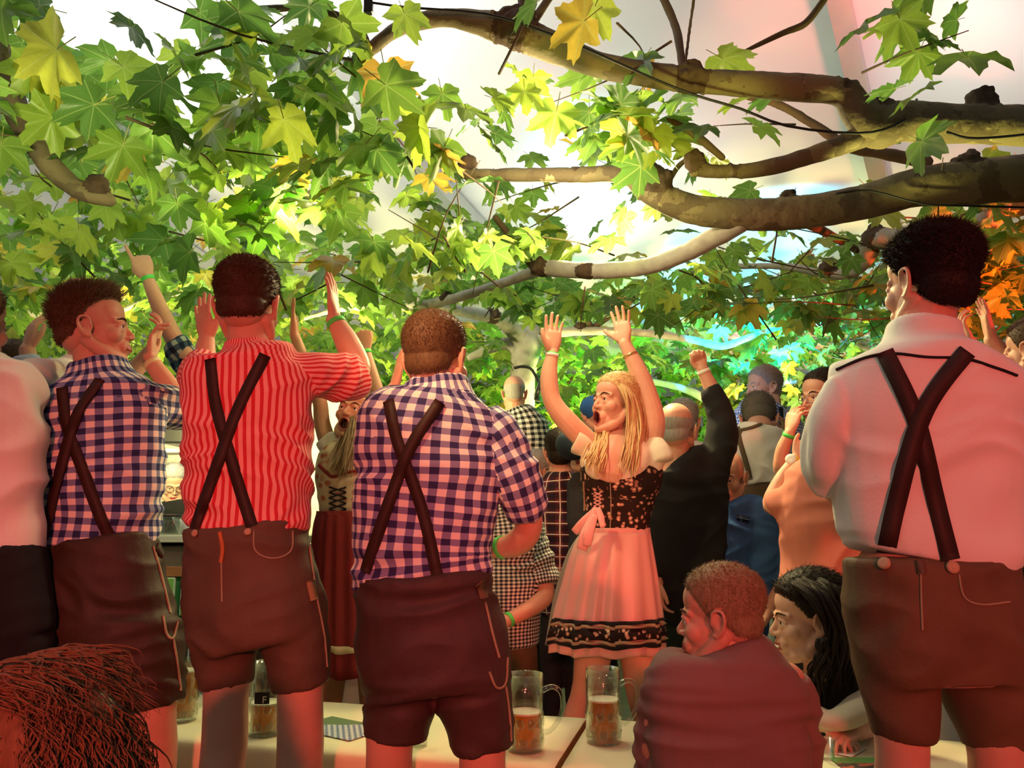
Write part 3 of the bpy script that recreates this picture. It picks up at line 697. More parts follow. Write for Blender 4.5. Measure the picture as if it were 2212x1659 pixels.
def mug(px, py, label, fill, hang=0.0, s=1.15, mark=False, sx=1.0):
    p = PZ(px, py, 0.752); o = bpy.data.objects.new('beer_mug', None); C.objects.link(o); o.location = p; o['_org'] = list(p); tag(o, label, 'mug', 'litre beer mugs on the table')
    R, H = 0.050 * s * sx, 0.200 * s; b = MB(); M = Matrix.Rotation(hang, 3, 'Z')
    prof = [(R * .3, 0.0), (R * .96, 0.0), (R, 0.006), (R, H * .48), (R * 0.955, H * .53), (R * .97, H * .60), (R * .955, H * .64), (R * .98, H * .68), (R * .985, H), (R * .94, H), (R * .93, H * .66), (R * .9, H * .55), (R * .9, 0.018), (R * .3, 0.016)]
    b.rev(prof, 32, p); b.build('glass_body', glass, o, smooth=True)
    b = MB(); b.rev([(R * .89, 0.0185), (R * .89, H * fill)], 28, p); b.build('beer', lager, o, smooth=False)
    b = MB(); b.rev([(R * .89, H * fill + 0.0005), (R * .89, H * fill + 0.006), (R * .4, H * fill + 0.004)], 24, p); b.build('foam', foam, o)
    d = Vector((math.cos(hang), math.sin(hang), 0)); z = Vector((0, 0, 1)); b = MB()
    b.tube([tuple(p + d * q[0] * s + z * q[1] * s) for q in [(0.047, 0.155), (0.075, 0.165), (0.098, 0.15), (0.103, 0.115), (0.092, 0.078), (0.068, 0.05), (0.047, 0.045)]], [0.010, 0.008, 0.0075, 0.0075, 0.0075, 0.008, 0.010], 10)
    b.build('handle', glass, o, smooth=True)
    # pressed dimples as proud lenses
    b = MB()
    for k in range(10):
        for zz in (0.30, 0.42):
            a = k * 2 * math.pi / 10 + zz * 9; v, f = ell(p + Vector((math.cos(a) * R * .985, math.sin(a) * R * .985, H * zz * (0.45 if zz < .4 else 0.9))), (0.012 * s, 0.004, 0.014 * s), Matrix.Rotation(a + math.pi / 2, 3, 'Z'), 8, 5); b.add(v, f)
    b.build('dimples', glass, o, smooth=True)['kind'] = 'stuff'
    if mark:
        b = MB(); a0 = -math.pi / 2; V = []; Fc = []
        for i in range(7):
            a = a0 - 0.42 + 0.84 * i / 6
            for z_ in (0.46, 0.62): V.append(p + Vector((math.cos(a) * (R + .003), math.sin(a) * (R + .003), H * z_)))
        Fc = [(2 * i, 2 * i + 2, 2 * i + 3, 2 * i + 1) for i in range(6)]; b.add(V, Fc)
        lb = b.build('label', plain('black_label', (0.02, 0.02, 0.02), 0.5), o)
        text('letter', 'F', .034, .0004, plain('print_white', (0.8, 0.8, 0.75)), lb, (0.002, -(R + .0045), H * 0.475))
    return o
mug(573, 1585, 'beer mug with a black label, between the legs of the man in red stripes', 0.42, 0.3, 1.22, True)
mug(1135, 1620, 'half-empty beer mug beside the leg of the centre man in a checked shirt', 0.48, 0.0, 1.2)
mug(1305, 1603, 'beer mug standing alone before the blonde woman', 0.56, 0.15, 1.2)
mug(392, 1556, 'full beer mug half hidden by the leg of the man in blue gingham', 0.8, 0.1, 1.1)
mug(275, 1548, 'full beer mug at the left table end behind the curly head', 0.8, 2.6, 1.15)
def cup(px, py, r, h, label, name='plastic_cup', cat='cup', rx=1.2):
    p = PZ(px, py, 0.752); b = MB(); b.rev([(r * .5, 0), (r, 0), (r * rx, h), (r * rx * .95, h), (r * .93, 0.004), (r * .4, 0.004)], 24, p); o = b.build(name, glassy('cup_plastic', (1, 1, 1), 0.08, 1.25), None, smooth=True); b2 = MB()
    tag(o, label, cat); return o
cup(1788, 1640, 0.021, 0.062, 'small clear plastic cup on the right-hand table'); cup(906, 1612, 0.026, 0.11, 'small glass between the legs of the centre man', 'drinking_glass', 'glass', 1.05)
# ---------------------------------------------------------------- leaflets
def sheet(px, py, w_, l_, rot, name, label, cols, kind):
    p = PZ(px, py, 0.7555); M = Matrix.Rotation(TANG + rot, 4, 'Z'); b = MB(); b.box(p, (w_, l_, 0.0012), M=M)
    m, nt, bs = new_mat(name + '_print'); tc = N(nt, 'ShaderNodeTexCoord'); mp = N(nt, 'ShaderNodeMapping'); nt.links.new(tc.outputs['Generated'], mp.inputs[0])
    sp = N(nt, 'ShaderNodeSeparateXYZ'); nt.links.new(mp.outputs[0], sp.inputs[0])
    if kind == 'lozenge':
        u = mth(nt, 'FRACT', mth(nt, 'MULTIPLY', mth(nt, 'ADD', sp.outputs[0], sp.outputs[1]), 11)); v = mth(nt, 'FRACT', mth(nt, 'ADD', mth(nt, 'MULTIPLY', mth(nt, 'SUBTRACT', sp.outputs[0], sp.outputs[1]), 7), 10))
        k = mth(nt, 'LESS_THAN', mth(nt, 'ABSOLUTE', mth(nt, 'SUBTRACT', mth(nt, 'GREATER_THAN', u, 0.5), mth(nt, 'GREATER_THAN', v, 0.5))), 0.5)
        c1 = mixc(nt, k, cols[0], cols[1]); nt.links.new(mixc(nt, mth(nt, 'GREATER_THAN', sp.outputs[1], 0.62), c1, cols[2]), bs.inputs['Base Color'])
    else:
        nz = N(nt, 'ShaderNodeTexNoise'); nz.inputs['Scale'].default_value = 5; nt.links.new(mp.outputs[0], nz.inputs['Vector'])
        c1 = mixc(nt, mth(nt, 'GREATER_THAN', nz.outputs[0], 0.52), cols[0], cols[1]); nt.links.new(mixc(nt, mth(nt, 'GREATER_THAN', sp.outputs[1], 0.6), c1, cols[2]), bs.inputs['Base Color'])
    bs.inputs['Roughness'].default_value = 0.35
    m.node_tree.nodes; o = b.build(name, m); tag(o, label, 'leaflet'); return o
sheet(735, 1572, 0.30, 0.20, -0.35, 'placemat', 'blue and white lozenge placemat on the table beside the red-striped man', [(0.75, 0.78, 0.8), (0.10, 0.18, 0.35), (0.16, 0.26, 0.14)], 'lozenge')
sheet(1790, 1612, 0.20, 0.14, -0.5, 'leaflet', 'white leaflet with a green strip behind the plastic cup', [(0.8, 0.8, 0.72), (0.75, 0.76, 0.66), (0.08, 0.28, 0.06)], 'pic')
sheet(1885, 1652, 0.21, 0.15, 0.25, 'leaflet', 'leaflet with a dark photo beside the leg of the man in the white shirt', [(0.05, 0.05, 0.05), (0.45, 0.12, 0.08), (0.10, 0.30, 0.08)], 'pic')
# second table beyond, with the white box and grey cup
p = PZ(1650, 1392, 0.99)
q = P(2040, 1462, 4.1); b = MB(); b.box((q.x + .15, 4.3, q.z - .02), (.9, .6, .04)); dt = b.build('tabletop', wood); dt.name = 'draped_table'; tag(dt, 'table in a white hanging cloth seen between the legs of the tall man', 'table')
V = []; Fc = []; n = 220; loop = []
for i in range(n):
    t = i / n * 4; k = int(t); f = t - k; cx, cy = [(-1, -1), (1, -1), (1, 1), (-1, 1)][k]; dx, dy = [(1, -1), (1, 1), (-1, 1), (-1, -1)][k]; loop.append((cx + (dx - cx) * f, cy + (dy - cy) * f))
for r_ in range(7):
    for i, (lx, ly) in enumerate(loop):
        g = 1 + (.05 + .09 * r_ / 6) * (.5 + .5 * math.cos(i * .85 + math.sin(i * .21) * 2)) * (r_ > 0); V.append((q.x + .15 + lx * .46 * g, 4.3 + ly * .31 * g, q.z + .004 - (q.z - .05) * r_ / 6))
for r_ in range(6):
    for i in range(n): Fc.append((r_ * n + i, r_ * n + (i + 1) % n, (r_ + 1) * n + (i + 1) % n, (r_ + 1) * n + i))
Fc.append(tuple(range(n)))
to_obj('hanging_cloth', V, Fc, plain('white_linen', (.72, .68, .62), .8, .05), dt)
# ---------------------------------------------------------------- bar stand at the left
BY = 5.7
def bx(b, x0, x1, y0, y1, dY, th=0.04):
    a = P(x0, y1, BY + dY); c = P(x1, y0, BY + dY); b.box(((a.x + c.x) / 2, BY + dY + th / 2, (a.z + c.z) / 2), (abs(c.x - a.x), th, abs(c.z - a.z))); return b
bar = bpy.data.objects.new('bar_stand', None); C.objects.link(bar); q = P(400, 1300, BY); bar.location = (q.x, BY + 0.4, 0); bar['_org'] = [q.x, BY + 0.4, 0]; tag(bar, 'serving bar with green sign panels seen between the men at left', 'bar counter')
cream = plain('bar_panel_cream', (0.55, 0.52, 0.40), 0.6); oak = plain('bar_oak', (0.42, 0.17, 0.06), 0.45, 0.25, 9); grn = plain('bar_green', (0.03, 0.16, 0.04), 0.5); ltg = plain('sign_light_green', (0.22, 0.52, 0.10), 0.5)
a = P(200, 1164, BY); c = P(880, 1164, BY)
b = MB(); b.box(((a.x + c.x) / 2, BY + 0.25, a.z), (c.x - a.x, 0.62, 0.05)); b.build('counter_top', plain('counter_top', (0.6, 0.6, 0.46), 0.4), bar)
b = MB(); b.box(((a.x + c.x) / 2, BY + 0.3, a.z / 2 - 0.03), (c.x - a.x - 0.1, 0.4, a.z - 0.06)); b.build('body', cream, bar)
b = MB(); bx(b, 210, 870, 1224, 1246, -0.02); b.build('wood_strip', oak, bar); b = MB(); bx(b, 210, 870, 1246, 1338, -0.0); b.build('green_panel', grn, bar)
b = MB(); bx(b, 210, 870, 1338, 1356, -0.02); b.build('wood_strip', oak, bar); b = MB(); bx(b, 210, 870, 1432, 1452, -0.02); b.build('wood_strip', oak, bar)
for (x0, x1) in ((320, 377), (386, 450), (640, 700)):
    b = MB(); bx(b, x0, x1, 1248, 1330, -0.03, 0.03); sg = b.build('sign', plain('sign_frame', (0.7, 0.8, 0.6)), bar); b = MB(); bx(b, x0 + 2, x1 - 2, 1250, 1328, -0.036, 0.02); sf = b.build('sign_face', ltg, sg)
for (tx, px, py, sz) in (('Ei', 391, 1276, 0.085), ('Un', 397, 1295, 0.055), ('ar', 402, 1310, 0.045)):
    q = P(px, py, BY - 0.04); text('lettering', tx, sz, .001, plain('sign_ink', (0.01, 0.06, 0.01)), bar, (q.x - bar.location.x, q.y - bar.location.y - 0.004, q.z))
for (x0, x1) in ((330, 400), (404, 470)):
    b = MB(); bx(b, x0, x1, 1362, 1428, -0.03, 0.03); pn = b.build('picture_panel', plain('panel_frame', (0.6, 0.62, 0.6), 0.3), bar); b = MB(); bx(b, x0 + 3, x1 - 3, 1365, 1425, -0.035, 0.03); b.build('panel_face', plain('panel_dark', (0.07, 0.09, 0.07), 0.25, 0.6, 5), pn)
bk = MB(); a = P(120, 1300, 7.2); c = P(760, 860, 7.2); bk.box(((a.x + c.x) / 2, 7.2, c.z / 2), (c.x - a.x, 0.08, c.z)); tag(bk.build('back_panel', plain('white_board', (0.8, 0.76, 0.62), 0.6)), 'white rear wall of the serving bar', 'panel')
hd = MB(); a = P(345, 958, 6.0); c = P(440, 915, 6.0); hd.box(((a.x + c.x) / 2, 6.15, (a.z + c.z) / 2), (c.x - a.x, 0.35, c.z - a.z)); hb = hd.build('dark_box', plain('black_plastic', (0.02, 0.02, 0.022), 0.35)); hb.name = 'loudspeaker'; tag(hb, 'black box hanging over the bar shelf', 'speaker')
sh = MB(); a = P(330, 975, 6.4); c = P(440, 975, 6.4); sh.box(((a.x + c.x) / 2, 6.45, a.z), (c.x - a.x + 0.4, 0.25, 0.03)); tag(sh.build('glass_rack', plain('rack', (0.7, 0.66, 0.5), 0.5)), 'shelf with hanging wine glasses over the bar', 'rack')
for k in range(6):
    p = P(352 + k * 14, 982, 6.35 + 0.05 * (k % 2)); b = MB(); b.rev([(0.03, 0), (0.03, -0.003), (0.004, -0.006), (0.004, -0.085), (0.02, -0.1), (0.036, -0.135), (0.034, -0.18), (0.032, -0.18), (0.034, -0.135), (0.016, -0.103), (0.003, -0.095)], 16, p)
    tag(b.build('wine_glass', glass, None, smooth=True), 'wine glass hanging upside down from the bar shelf', 'glass', 'wine glasses over the bar')
p = P(366, 1160, BY + 0.12); p.z = P(200, 1164, BY).z + 0.027
b = MB(); b.rev([(0.03, 0), (0.075, 0), (0.078, 0.01), (0.078, 0.09), (0.07, 0.125), (0.066, 0.125), (0.073, 0.09), (0.073, 0.01)], 28, p); jar = b.build('glass_jar', glass, None, smooth=True); tag(jar, 'glass jar with a black lid on the bar counter', 'jar')
b = MB(); b.rev([(0.03, 0.126), (0.085, 0.126), (0.085, 0.142), (0.02, 0.146)], 24, p); b.build('lid', plain('black_plastic', (0.02, 0.02, 0.022)), jar)
p2 = P(416, 1160, BY + 0.34); p2.z = p.z; b = MB(); b.rev([(0.05, 0), (0.10, 0), (0.155, 0.13), (0.15, 0.13), (0.095, 0.01)], 28, p2); tag(b.build('bowl', plain('white_plastic', (0.75, 0.76, 0.82), 0.3), None, smooth=True), 'white plastic bowl on the bar counter', 'bowl')
light('AREA', 'bar_shelf_lamp', P(385, 965, 6.3), P(385, 1100, 6.6), 2.5, (1.0, 0.86, 0.62), 0.6)
# ---------------------------------------------------------------- people
navy_g = woven('blue_gingham', 'gingham', 0.040, [(0.80, 0.78, 0.72), (0.20, 0.24, 0.42), (0.025, 0.035, 0.12)])
navy_g2 = woven('blue_check', 'gingham', 0.042, [(0.82, 0.76, 0.74), (0.24, 0.22, 0.40), (0.035, 0.03, 0.11)])
red_s = woven('red_stripes', 'stripe', 0.0165, [(0.62, 0.035, 0.05), (0.86, 0.36, 0.34)])
blk_g = woven('black_gingham', 'gingham', 0.045, [(0.82, 0.82, 0.82), (0.25, 0.25, 0.27), (0.01, 0.01, 0.015)])
fine_g = woven('fine_check', 'gingham', 0.017, [(0.72, 0.72, 0.68), (0.22, 0.22, 0.22), (0.02, 0.02, 0.03)])
sky_g = woven('sky_check', 'gingham', 0.026, [(0.75, 0.78, 0.85), (0.30, 0.38, 0.62), (0.06, 0.10, 0.35)])
teal_g = woven('dark_teal_check', 'gingham', 0.05, [(0.35, 0.45, 0.40), (0.05, 0.10, 0.16), (0.01, 0.02, 0.05)])
plaid_m = woven('dark_red_plaid', 'plaid', 0.060, [(0.13, 0.02, 0.03), (0.01, 0.01, 0.02), (0.62, 0.56, 0.5)])
floral = woven('dark_floral', 'floral', 0.024, [(0.022, 0.012, 0.010), (0.30, 0.14, 0.10), (0.66, 0.46, 0.34)])
pale_floral = woven('pale_floral', 'floral', 0.045, [(0.62, 0.52, 0.36), (0.50, 0.30, 0.20), (0.42, 0.12, 0.08)])
white_c = plain('white_cotton', (0.80, 0.77, 0.72), 0.85, 0.04, 8, 0.4); leather = plain('brown_leather', (0.105, 0.062, 0.038), 0.62, 0.35, 9, 0.5, spec=0.35)
dleather = plain('dark_leather', (0.045, 0.028, 0.020), 0.6, 0.35, 9, 0.5); leather2 = plain('umber_leather', (0.13, 0.075, 0.04), 0.65, 0.3, 9, 0.5)
strapm = plain('suspender_leather', (0.035, 0.014, 0.010), 0.6, 0.2, 30, 0.4); black_c = plain('black_cotton', (0.012, 0.012, 0.014), 0.9, 0.2); cord = plain('pale_stitching', (0.34, 0.28, 0.18), 0.7)
blue_f = plain('blue_fleece', (0.045, 0.14, 0.38), 0.9, 0.1, 30, 0.6); salmon = plain('salmon_cotton', (0.58, 0.20, 0.14), 0.85, 0.06); rose = plain('dusty_rose_knit', (0.23, 0.13, 0.12), 0.9, 0.06, 20, 0.5)
green_b = plain('green_wristband', (0.10, 0.75, 0.12), 0.4, 0.03); white_b = plain('white_wristband', (0.8, 0.8, 0.72), 0.4, 0.03); gold = plain('gold', (0.8, 0.55, 0.2), 0.25, 0.05, metal=1.0)
button = plain('horn_button', (0.45, 0.30, 0.18), 0.35, 0.2); shoem = plain('brown_shoe', (0.08, 0.04, 0.02), 0.45); sockm = plain('grey_sock', (0.35, 0.34, 0.30), 0.9)
dark_h = hairmat('dark_brown_hair', (0.030, 0.014, 0.008), (0.085, 0.042, 0.022)); brown_h = hairmat('brown_hair', (0.055, 0.028, 0.014), (0.17, 0.09, 0.045)); black_h = hairmat('black_hair', (0.008, 0.005, 0.004), (0.03, 0.018, 0.012))
blond_h = hairmat('blond_hair', (0.36, 0.22, 0.08), (0.85, 0.66, 0.34)); grey_h = hairmat('grey_hair', (0.16, 0.15, 0.15), (0.5, 0.48, 0.46)); auburn_h = hairmat('auburn_hair', (0.07, 0.030, 0.016), (0.24, 0.125, 0.065)); lblond_h = hairmat('light_brown_hair', (0.10, 0.065, 0.035), (0.42, 0.31, 0.17))
def head(p, kind, cx, cy, Y, yaw, pitch=0, s=1.08, roll=0, style=None, mat=dark_h, eyes=False, **kw):
    p.head = dict(kind=kind, c=(cx, cy), Y=Y, yaw=yaw, pitch=pitch, s=s, roll=roll); p.hs = (style, mat, eyes, kw)
def neck(p, px0, py0, Y0, r0, px1, py1, Y1, r1): p.fine.append(tube([(px0, py0, Y0, r0), ((px0 + px1) / 2, (py0 + py1) / 2, (Y0 + Y1) / 2, min(r0, r1)), (px1, py1, Y1, r1)], sub=4))
def finish(p, **k):
    ob = p.build(**k)
    if p.head:
        st, mt, ey, kw = p.hs
        if st: hair_on(p.head, st, mt, ob, **kw)
        if ey: eyes_on(p.head, ob, dark_h if mt is not grey_h else grey_h)
    return ob
def leg_down(p, px, py, Y, r, foot=(0, 0), z=0.45, bare=True, col=shoem, sock=None, side=1, yaw=0.1):
    """bare lower leg from the knee to the shoe standing at height z"""
    k = P(px, py, Y); fx, fy = k.x + foot[0], (Y + foot[1]); H = k.z - z
    if H < 0.25: H = 0.25
    pts = [(k.x, Y, k.z + 0.10, r * 1.12), (k.x, Y - 0.008, k.z, r), (k.x * .85 + fx * .15, Y + 0.02, k.z - H * .28, r * 1.02), (k.x * .5 + fx * .5, (Y + fy) / 2 + 0.015, z + H * .45, r * 0.95), (fx, fy, z + 0.13, r * .58), (fx, fy, z + 0.06, r * .66)]
    T = wtube(pts, sub=4); p.coarse.append(T)
    p.shoes = getattr(p, 'shoes', []) + [(fx, fy, z, yaw * side, col)]
    return T
def leg_far(p, hx, hy, Y, r, foot=(0, 0), z=0.45, side=1, mat=None, col=shoem, yaw=0.1, tr=None):
    """whole leg from a hip pixel down to the ground at height z; returns the trouser tube"""
    h = P(hx, hy, Y); fx, fy = h.x + foot[0], Y + foot[1]; H = h.z - z
    pts = [(h.x, Y, h.z, r), (h.x * .6 + fx * .4, (Y + fy) / 2, z + H * .5, r * .72), (fx, fy, z + H * .28, r * .62), (fx, fy, z + 0.10, r * .45), (fx, fy, z + 0.05, r * .45)]
    p.coarse.append(wtube([(*q[:3], q[3] * (.85 if mat else 1)) for q in pts], sub=3)); p.shoes = getattr(p, 'shoes', []) + [(fx, fy, z, yaw * side, col)]
    if mat: return wtube([(*q[:3], max(q[3], r * .62)) for q in pts[:-1]], sub=3, cap='flat')
def shoes(p):
    for (x, y, z, yw, m) in getattr(p, 'shoes', []): shoe(p.ob, x, y, z, yw, m)
def embroid(p, g, path, w_=0.004, mat=cord, name='stitching', parent=None): return p.strap(g, path, w_, mat, name, parent, lift=0.001, th=0.003)

# --- man in red-striped shirt
Y = 2.45
p = Person('man in a red-striped shirt and brown leather shorts clapping overhead, seen from behind', 0.45, 1)
head(p, 'man', 537, 661, Y, 3, 0, 1.16, style='short', mat=dark_h, nst=5200, strand=0.010, thick=0.009, top=0.012, seed=3)
neck(p, 537, 700, Y, 44, 535, 775, Y, 47)
T0 = tor([(484, 586, 735), (478, 596, 750), (440, 640, 768), (404, 672, 798), (399, 674, 870), (399, 672, 950), (401, 674, 1050), (404, 670, 1100), (405, 664, 1142)], Y, 0.60)
sr = tube([(628, 808, Y, 46), (690, 812, Y + .05, 50), (745, 815, Y + .12, 50), (778, 812, Y + .16, 42)], cap='flat')
sl = tube([(440, 812, Y, 38), (428, 808, Y + .12, 40), (436, 790, Y + .22, 36)], cap='flat')
p.wear('shirt', [T0, sr, sl], red_s, 0.0085, 0.006, (5, 5, 10), seed=1)
p.arm([(640, 812, Y, .052), (700, 815, Y + .08, .050), (772, 806, Y + .18, .044), (752, 745, Y + .2, .043), (722, 690, Y + .22, .029)], ((716, 560, Y + .24), (-1, 0.15, 0.1), -1, 'open', 1.04)); p.band(.16, green_b, r=.033)
p.arm([(440, 815, Y, .05), (428, 815, Y + .15, .045), (440, 790, Y + .26, .042), (446, 735, Y + .3, .030)], ((430, 630, Y + .3), (0.5, 0.85, 0.1), -1, 'open', 1.02)); 
hp = tor([(405, 660, 1132), (404, 668, 1200), (399, 688, 1280), (408, 706, 1345), (430, 700, 1390)], Y, 0.66)
lg = [tube([(478, 1330, Y, 76, .95), (485, 1400, Y, 68), (492, 1482, Y, 55)], cap='flat'), tube([(628, 1330, Y, 76, .95), (640, 1400, Y, 70), (650, 1484, Y, 60)], cap='flat')]
p.wear('leather_shorts', [hp] + lg, leather, 0.0095, 0.004, (5, 5, 9), seed=4)
p.coarse += [shrink(T0, .8), shrink(hp, .86), tube([(478, 1300, Y, 60), (490, 1480, Y, 44)]), tube([(630, 1300, Y, 60), (650, 1480, Y, 46)])]
leg_down(p, 490, 1500, Y, .066, (-.035, 0), side=-1); leg_down(p, 650, 1500, Y, .068, (0, 0))
man_d = finish(p); shoes(p)
s1 = p.strap('shirt', [(455, 775), (468, 880), (498, 985), (520, 1060), (545, 1138)], .034, strapm, parent=man_d); s2 = p.strap('shirt', [(572, 768), (515, 885), (478, 985), (448, 1070), (424, 1140)], .034, strapm, parent=man_d, lift=.006)
for x, y in ((424, 1148), (536, 1146)): p.disc('leather_shorts', x, y + 4, .011, button, parent=man_d)
embroid(p, 'leather_shorts', [(478, 1150), (479, 1230), (480, 1300)]); embroid(p, 'leather_shorts', [(548, 1146), (552, 1190), (590, 1206), (628, 1190), (632, 1146)]); embroid(p, 'leather_shorts', [(668, 1180), (684, 1290), (700, 1370), (706, 1440)], .005)
p.strap('leather_shorts', [(476, 1150), (482, 1185), (478, 1215)], .010, plain('orange_cord', (0.5, 0.16, 0.05)), 'lacing'); p.strap('leather_shorts', [(668, 1255), (678, 1296)], .03, plain('tan_patch', (0.30, 0.2, 0.09), 0.6), 'side_patch')

# --- man in blue gingham (undercut)
Y = 2.6
p = Person('man in a blue gingham shirt with undercut hair looking to the right', 0.45, 1)
head(p, 'man', 207, 712, Y, 74, 7, 1.12, style='crop', mat=brown_h, nst=4200, strand=0.030, thick=0.012, top=0.014, seed=5, flow=(0, 0.4, 0.25), eyes=True)
neck(p, 196, 745, Y, 38, 208, 840, Y, 48)
T0 = tor([(160, 270, 782), (152, 285, 812), (115, 325, 832), (90, 350, 862), (88, 352, 930), (92, 350, 1010), (90, 346, 1090), (86, 336, 1150), (88, 330, 1178)], Y, 0.6)
sr = tube([(305, 868, Y, 50), (350, 878, Y + .1, 46), (398, 888, Y + .22, 38)], cap='flat'); sl = tube([(125, 870, Y, 42), (140, 890, Y + .14, 42), (190, 890, Y + .22, 36)], cap='flat')
p.wear('shirt', [T0, sr, sl], navy_g, 0.0085, 0.006, (5, 5, 10), seed=11)
p.arm([(310, 870, Y, .05), (395, 888, Y + .2, .043), (375, 850, Y + .24, .04), (322, 775, Y + .24, .028)], ((338, 660, Y + .26), (0.9, 0.3, 0), 1, 'relax')); p.band(.14, plain('cream_band', (0.75, 0.72, 0.4)), r=.033)
p.arm([(125, 875, Y, .05), (200, 885, Y + .24, .043), (290, 800, Y + .34, .034), (325, 760, Y + .36, .028)], ((372, 655, Y + .38), (-0.8, -0.3, 0), -1, 'relax'))
hp = tor([(92, 328, 1165), (86, 342, 1225), (90, 358, 1300), (104, 380, 1370), (120, 384, 1410)], Y, .68)
lg = [tube([(175, 1350, Y, 74, .95), (180, 1430, Y, 66), (185, 1510, Y, 58)], cap='flat'), tube([(308, 1360, Y, 82, .95), (322, 1440, Y, 76), (333, 1522, Y, 64)], cap='flat')]
p.wear('leather_shorts', [hp] + lg, dleather, 0.0095, 0.005, (4, 4, 12), seed=14)
p.coarse += [shrink(T0, .8), shrink(hp, .86), tube([(175, 1320, Y, 58), (185, 1500, Y, 44)]), tube([(308, 1330, Y, 60), (332, 1520, Y, 46)])]
leg_down(p, 185, 1530, Y, .068, (0, 0), side=-1); leg_down(p, 333, 1535, Y, .07, (0.0, 0))
man_b = finish(p); shoes(p)
p.strap('shirt', [(135, 838), (146, 920), (185, 1030), (215, 1110), (240, 1168)], .034, strapm, parent=man_b); p.strap('shirt', [(218, 822), (172, 890), (148, 960), (122, 1060), (98, 1165)], .034, strapm, parent=man_b, lift=.006)
embroid(p, 'leather_shorts', [(330, 1180), (345, 1230), (362, 1300), (368, 1325)], .006); embroid(p, 'leather_shorts', [(352, 1330), (360, 1370), (374, 1378), (384, 1340)], .006); embroid(p, 'leather_shorts', [(374, 1380), (384, 1440), (390, 1490)], .006)
p.strap('leather_shorts', [(336, 1180), (350, 1200)], .03, dleather, 'side_lacing')

# --- centre man in blue and pink check
Y = 2.55
p = Person('centre man in a navy and pink check shirt seen from behind, bent arm', 0.45, 1)
head(p, 'man', 944, 778, Y, 22, 0, 1.22, style='short', mat=brown_h, nst=5200, strand=0.008, thick=0.006, top=0.010, seed=8)
neck(p, 942, 815, Y, 50, 944, 880, Y, 54)
T0 = tor([(880, 1004, 822), (868, 1020, 846), (812, 1068, 872), (780, 1090, 905), (770, 1086, 970), (770, 1078, 1050), (766, 1064, 1130), (764, 1056, 1200), (764, 1066, 1252)], Y, .6)
sr = tube([(1035, 905, Y, 52), (1080, 960, Y - .01, 54), (1118, 1040, Y, 52), (1140, 1112, Y + .04, 42)], cap='flat'); sl = tube([(820, 920, Y, 42), (828, 925, Y + .16, 42), (838, 890, Y + .3, 36)], cap='flat')
p.wear('shirt', [T0, sr, sl], navy_g2, 0.0085, 0.007, (5, 5, 8), seed=21)
p.arm([(1035, 910, Y, .05), (1110, 1030, Y, .048), (1142, 1128, Y + .05, .046), (1118, 1172, Y + .11, .044), (1072, 1186, Y + .18, .032)], ((980, 1200, Y + .24), (0, 0.3, -1), 1, 'relax')); p.band(.3, green_b, r=.036)
p.arm([(820, 925, Y, .05), (832, 925, Y + .22, .044), (842, 880, Y + .32, .038), (852, 840, Y + .34, .028)], ((872, 740, Y + .34), (0.9, 0.4, 0), 1, 'open'))
hp = tor([(770, 1058, 1240), (766, 1072, 1310), (770, 1096, 1390), (786, 1106, 1450), (800, 1100, 1490)], Y, .68)
lg = [tube([(866, 1440, Y, 84, .95), (862, 1520, Y, 76), (856, 1592, Y, 66)], cap='flat'), tube([(1008, 1440, Y, 88, .95), (1030, 1530, Y, 80), (1046, 1618, Y, 62)], cap='flat')]
p.wear('leather_shorts', [hp] + lg, plain('plum_leather', (0.060, 0.032, 0.030), 0.6, 0.3, 9, 0.5), 0.0095, 0.005, (4, 4, 9), seed=24)
p.coarse += [shrink(T0, .8), shrink(hp, .86), tube([(866, 1420, Y, 60), (850, 1600, Y, 46)]), tube([(1010, 1420, Y, 62), (1042, 1600, Y, 48)])]
leg_down(p, 842, 1615, Y, .072, (-.03, 0), side=-1); leg_down(p, 1042, 1640, Y, .072, (0.01, 0))
man_f = finish(p); shoes(p)
p.strap('shirt', [(840, 866), (858, 950), (895, 1050), (920, 1130), (944, 1240)], .036, strapm, parent=man_f); p.strap('shirt', [(950, 868), (890, 960), (858, 1040), (825, 1130), (790, 1238)], .036, strapm, parent=man_f, lift=.006)
embroid(p, 'leather_shorts', [(1048, 1300), (1064, 1370), (1078, 1420)], .006); embroid(p, 'leather_shorts', [(1056, 1450), (1072, 1485), (1092, 1475), (1096, 1420)], .006); embroid(p, 'leather_shorts', [(1092, 1480), (1100, 1540), (1104, 1600)], .006); p.strap('leather_shorts', [(1034, 1260), (1044, 1290)], .03, leather2, 'side_lacing')

# --- big man in white shirt at the right
Y = 2.15
p = Person('tall man in a white shirt with dark crossed suspenders at the right', 0.45, 1)
head(p, 'man', 2003, 615, Y, -22, 0, 1.24, style='full', mat=black_h, nst=7000, strand=0.018, thick=0.011, top=0.018, seed=9)
neck(p, 2000, 665, Y, 60, 1998, 770, Y, 62)
T0 = tor([(1926, 2070, 700), (1916, 2082, 742), (1862, 2140, 768), (1812, 2192, 800), (1795, 2208, 870), (1800, 2208, 960), (1812, 2205, 1060), (1815, 2200, 1130), (1822, 2190, 1180), (1832, 2170, 1216)], Y, .6)
sl = tube([(1832, 850, Y, 52), (1798, 915, Y, 56), (1788, 985, Y + .03, 52), (1800, 1045, Y + .08, 44)], cap='flat'); sr = tube([(2175, 850, Y, 52), (2215, 920, Y, 56), (2228, 990, Y + .02, 54), (2222, 1050, Y + .07, 46)], cap='flat')
p.wear('shirt', [T0, sl, sr], white_c, 0.0085, 0.008, (4, 4, 5), seed=31)
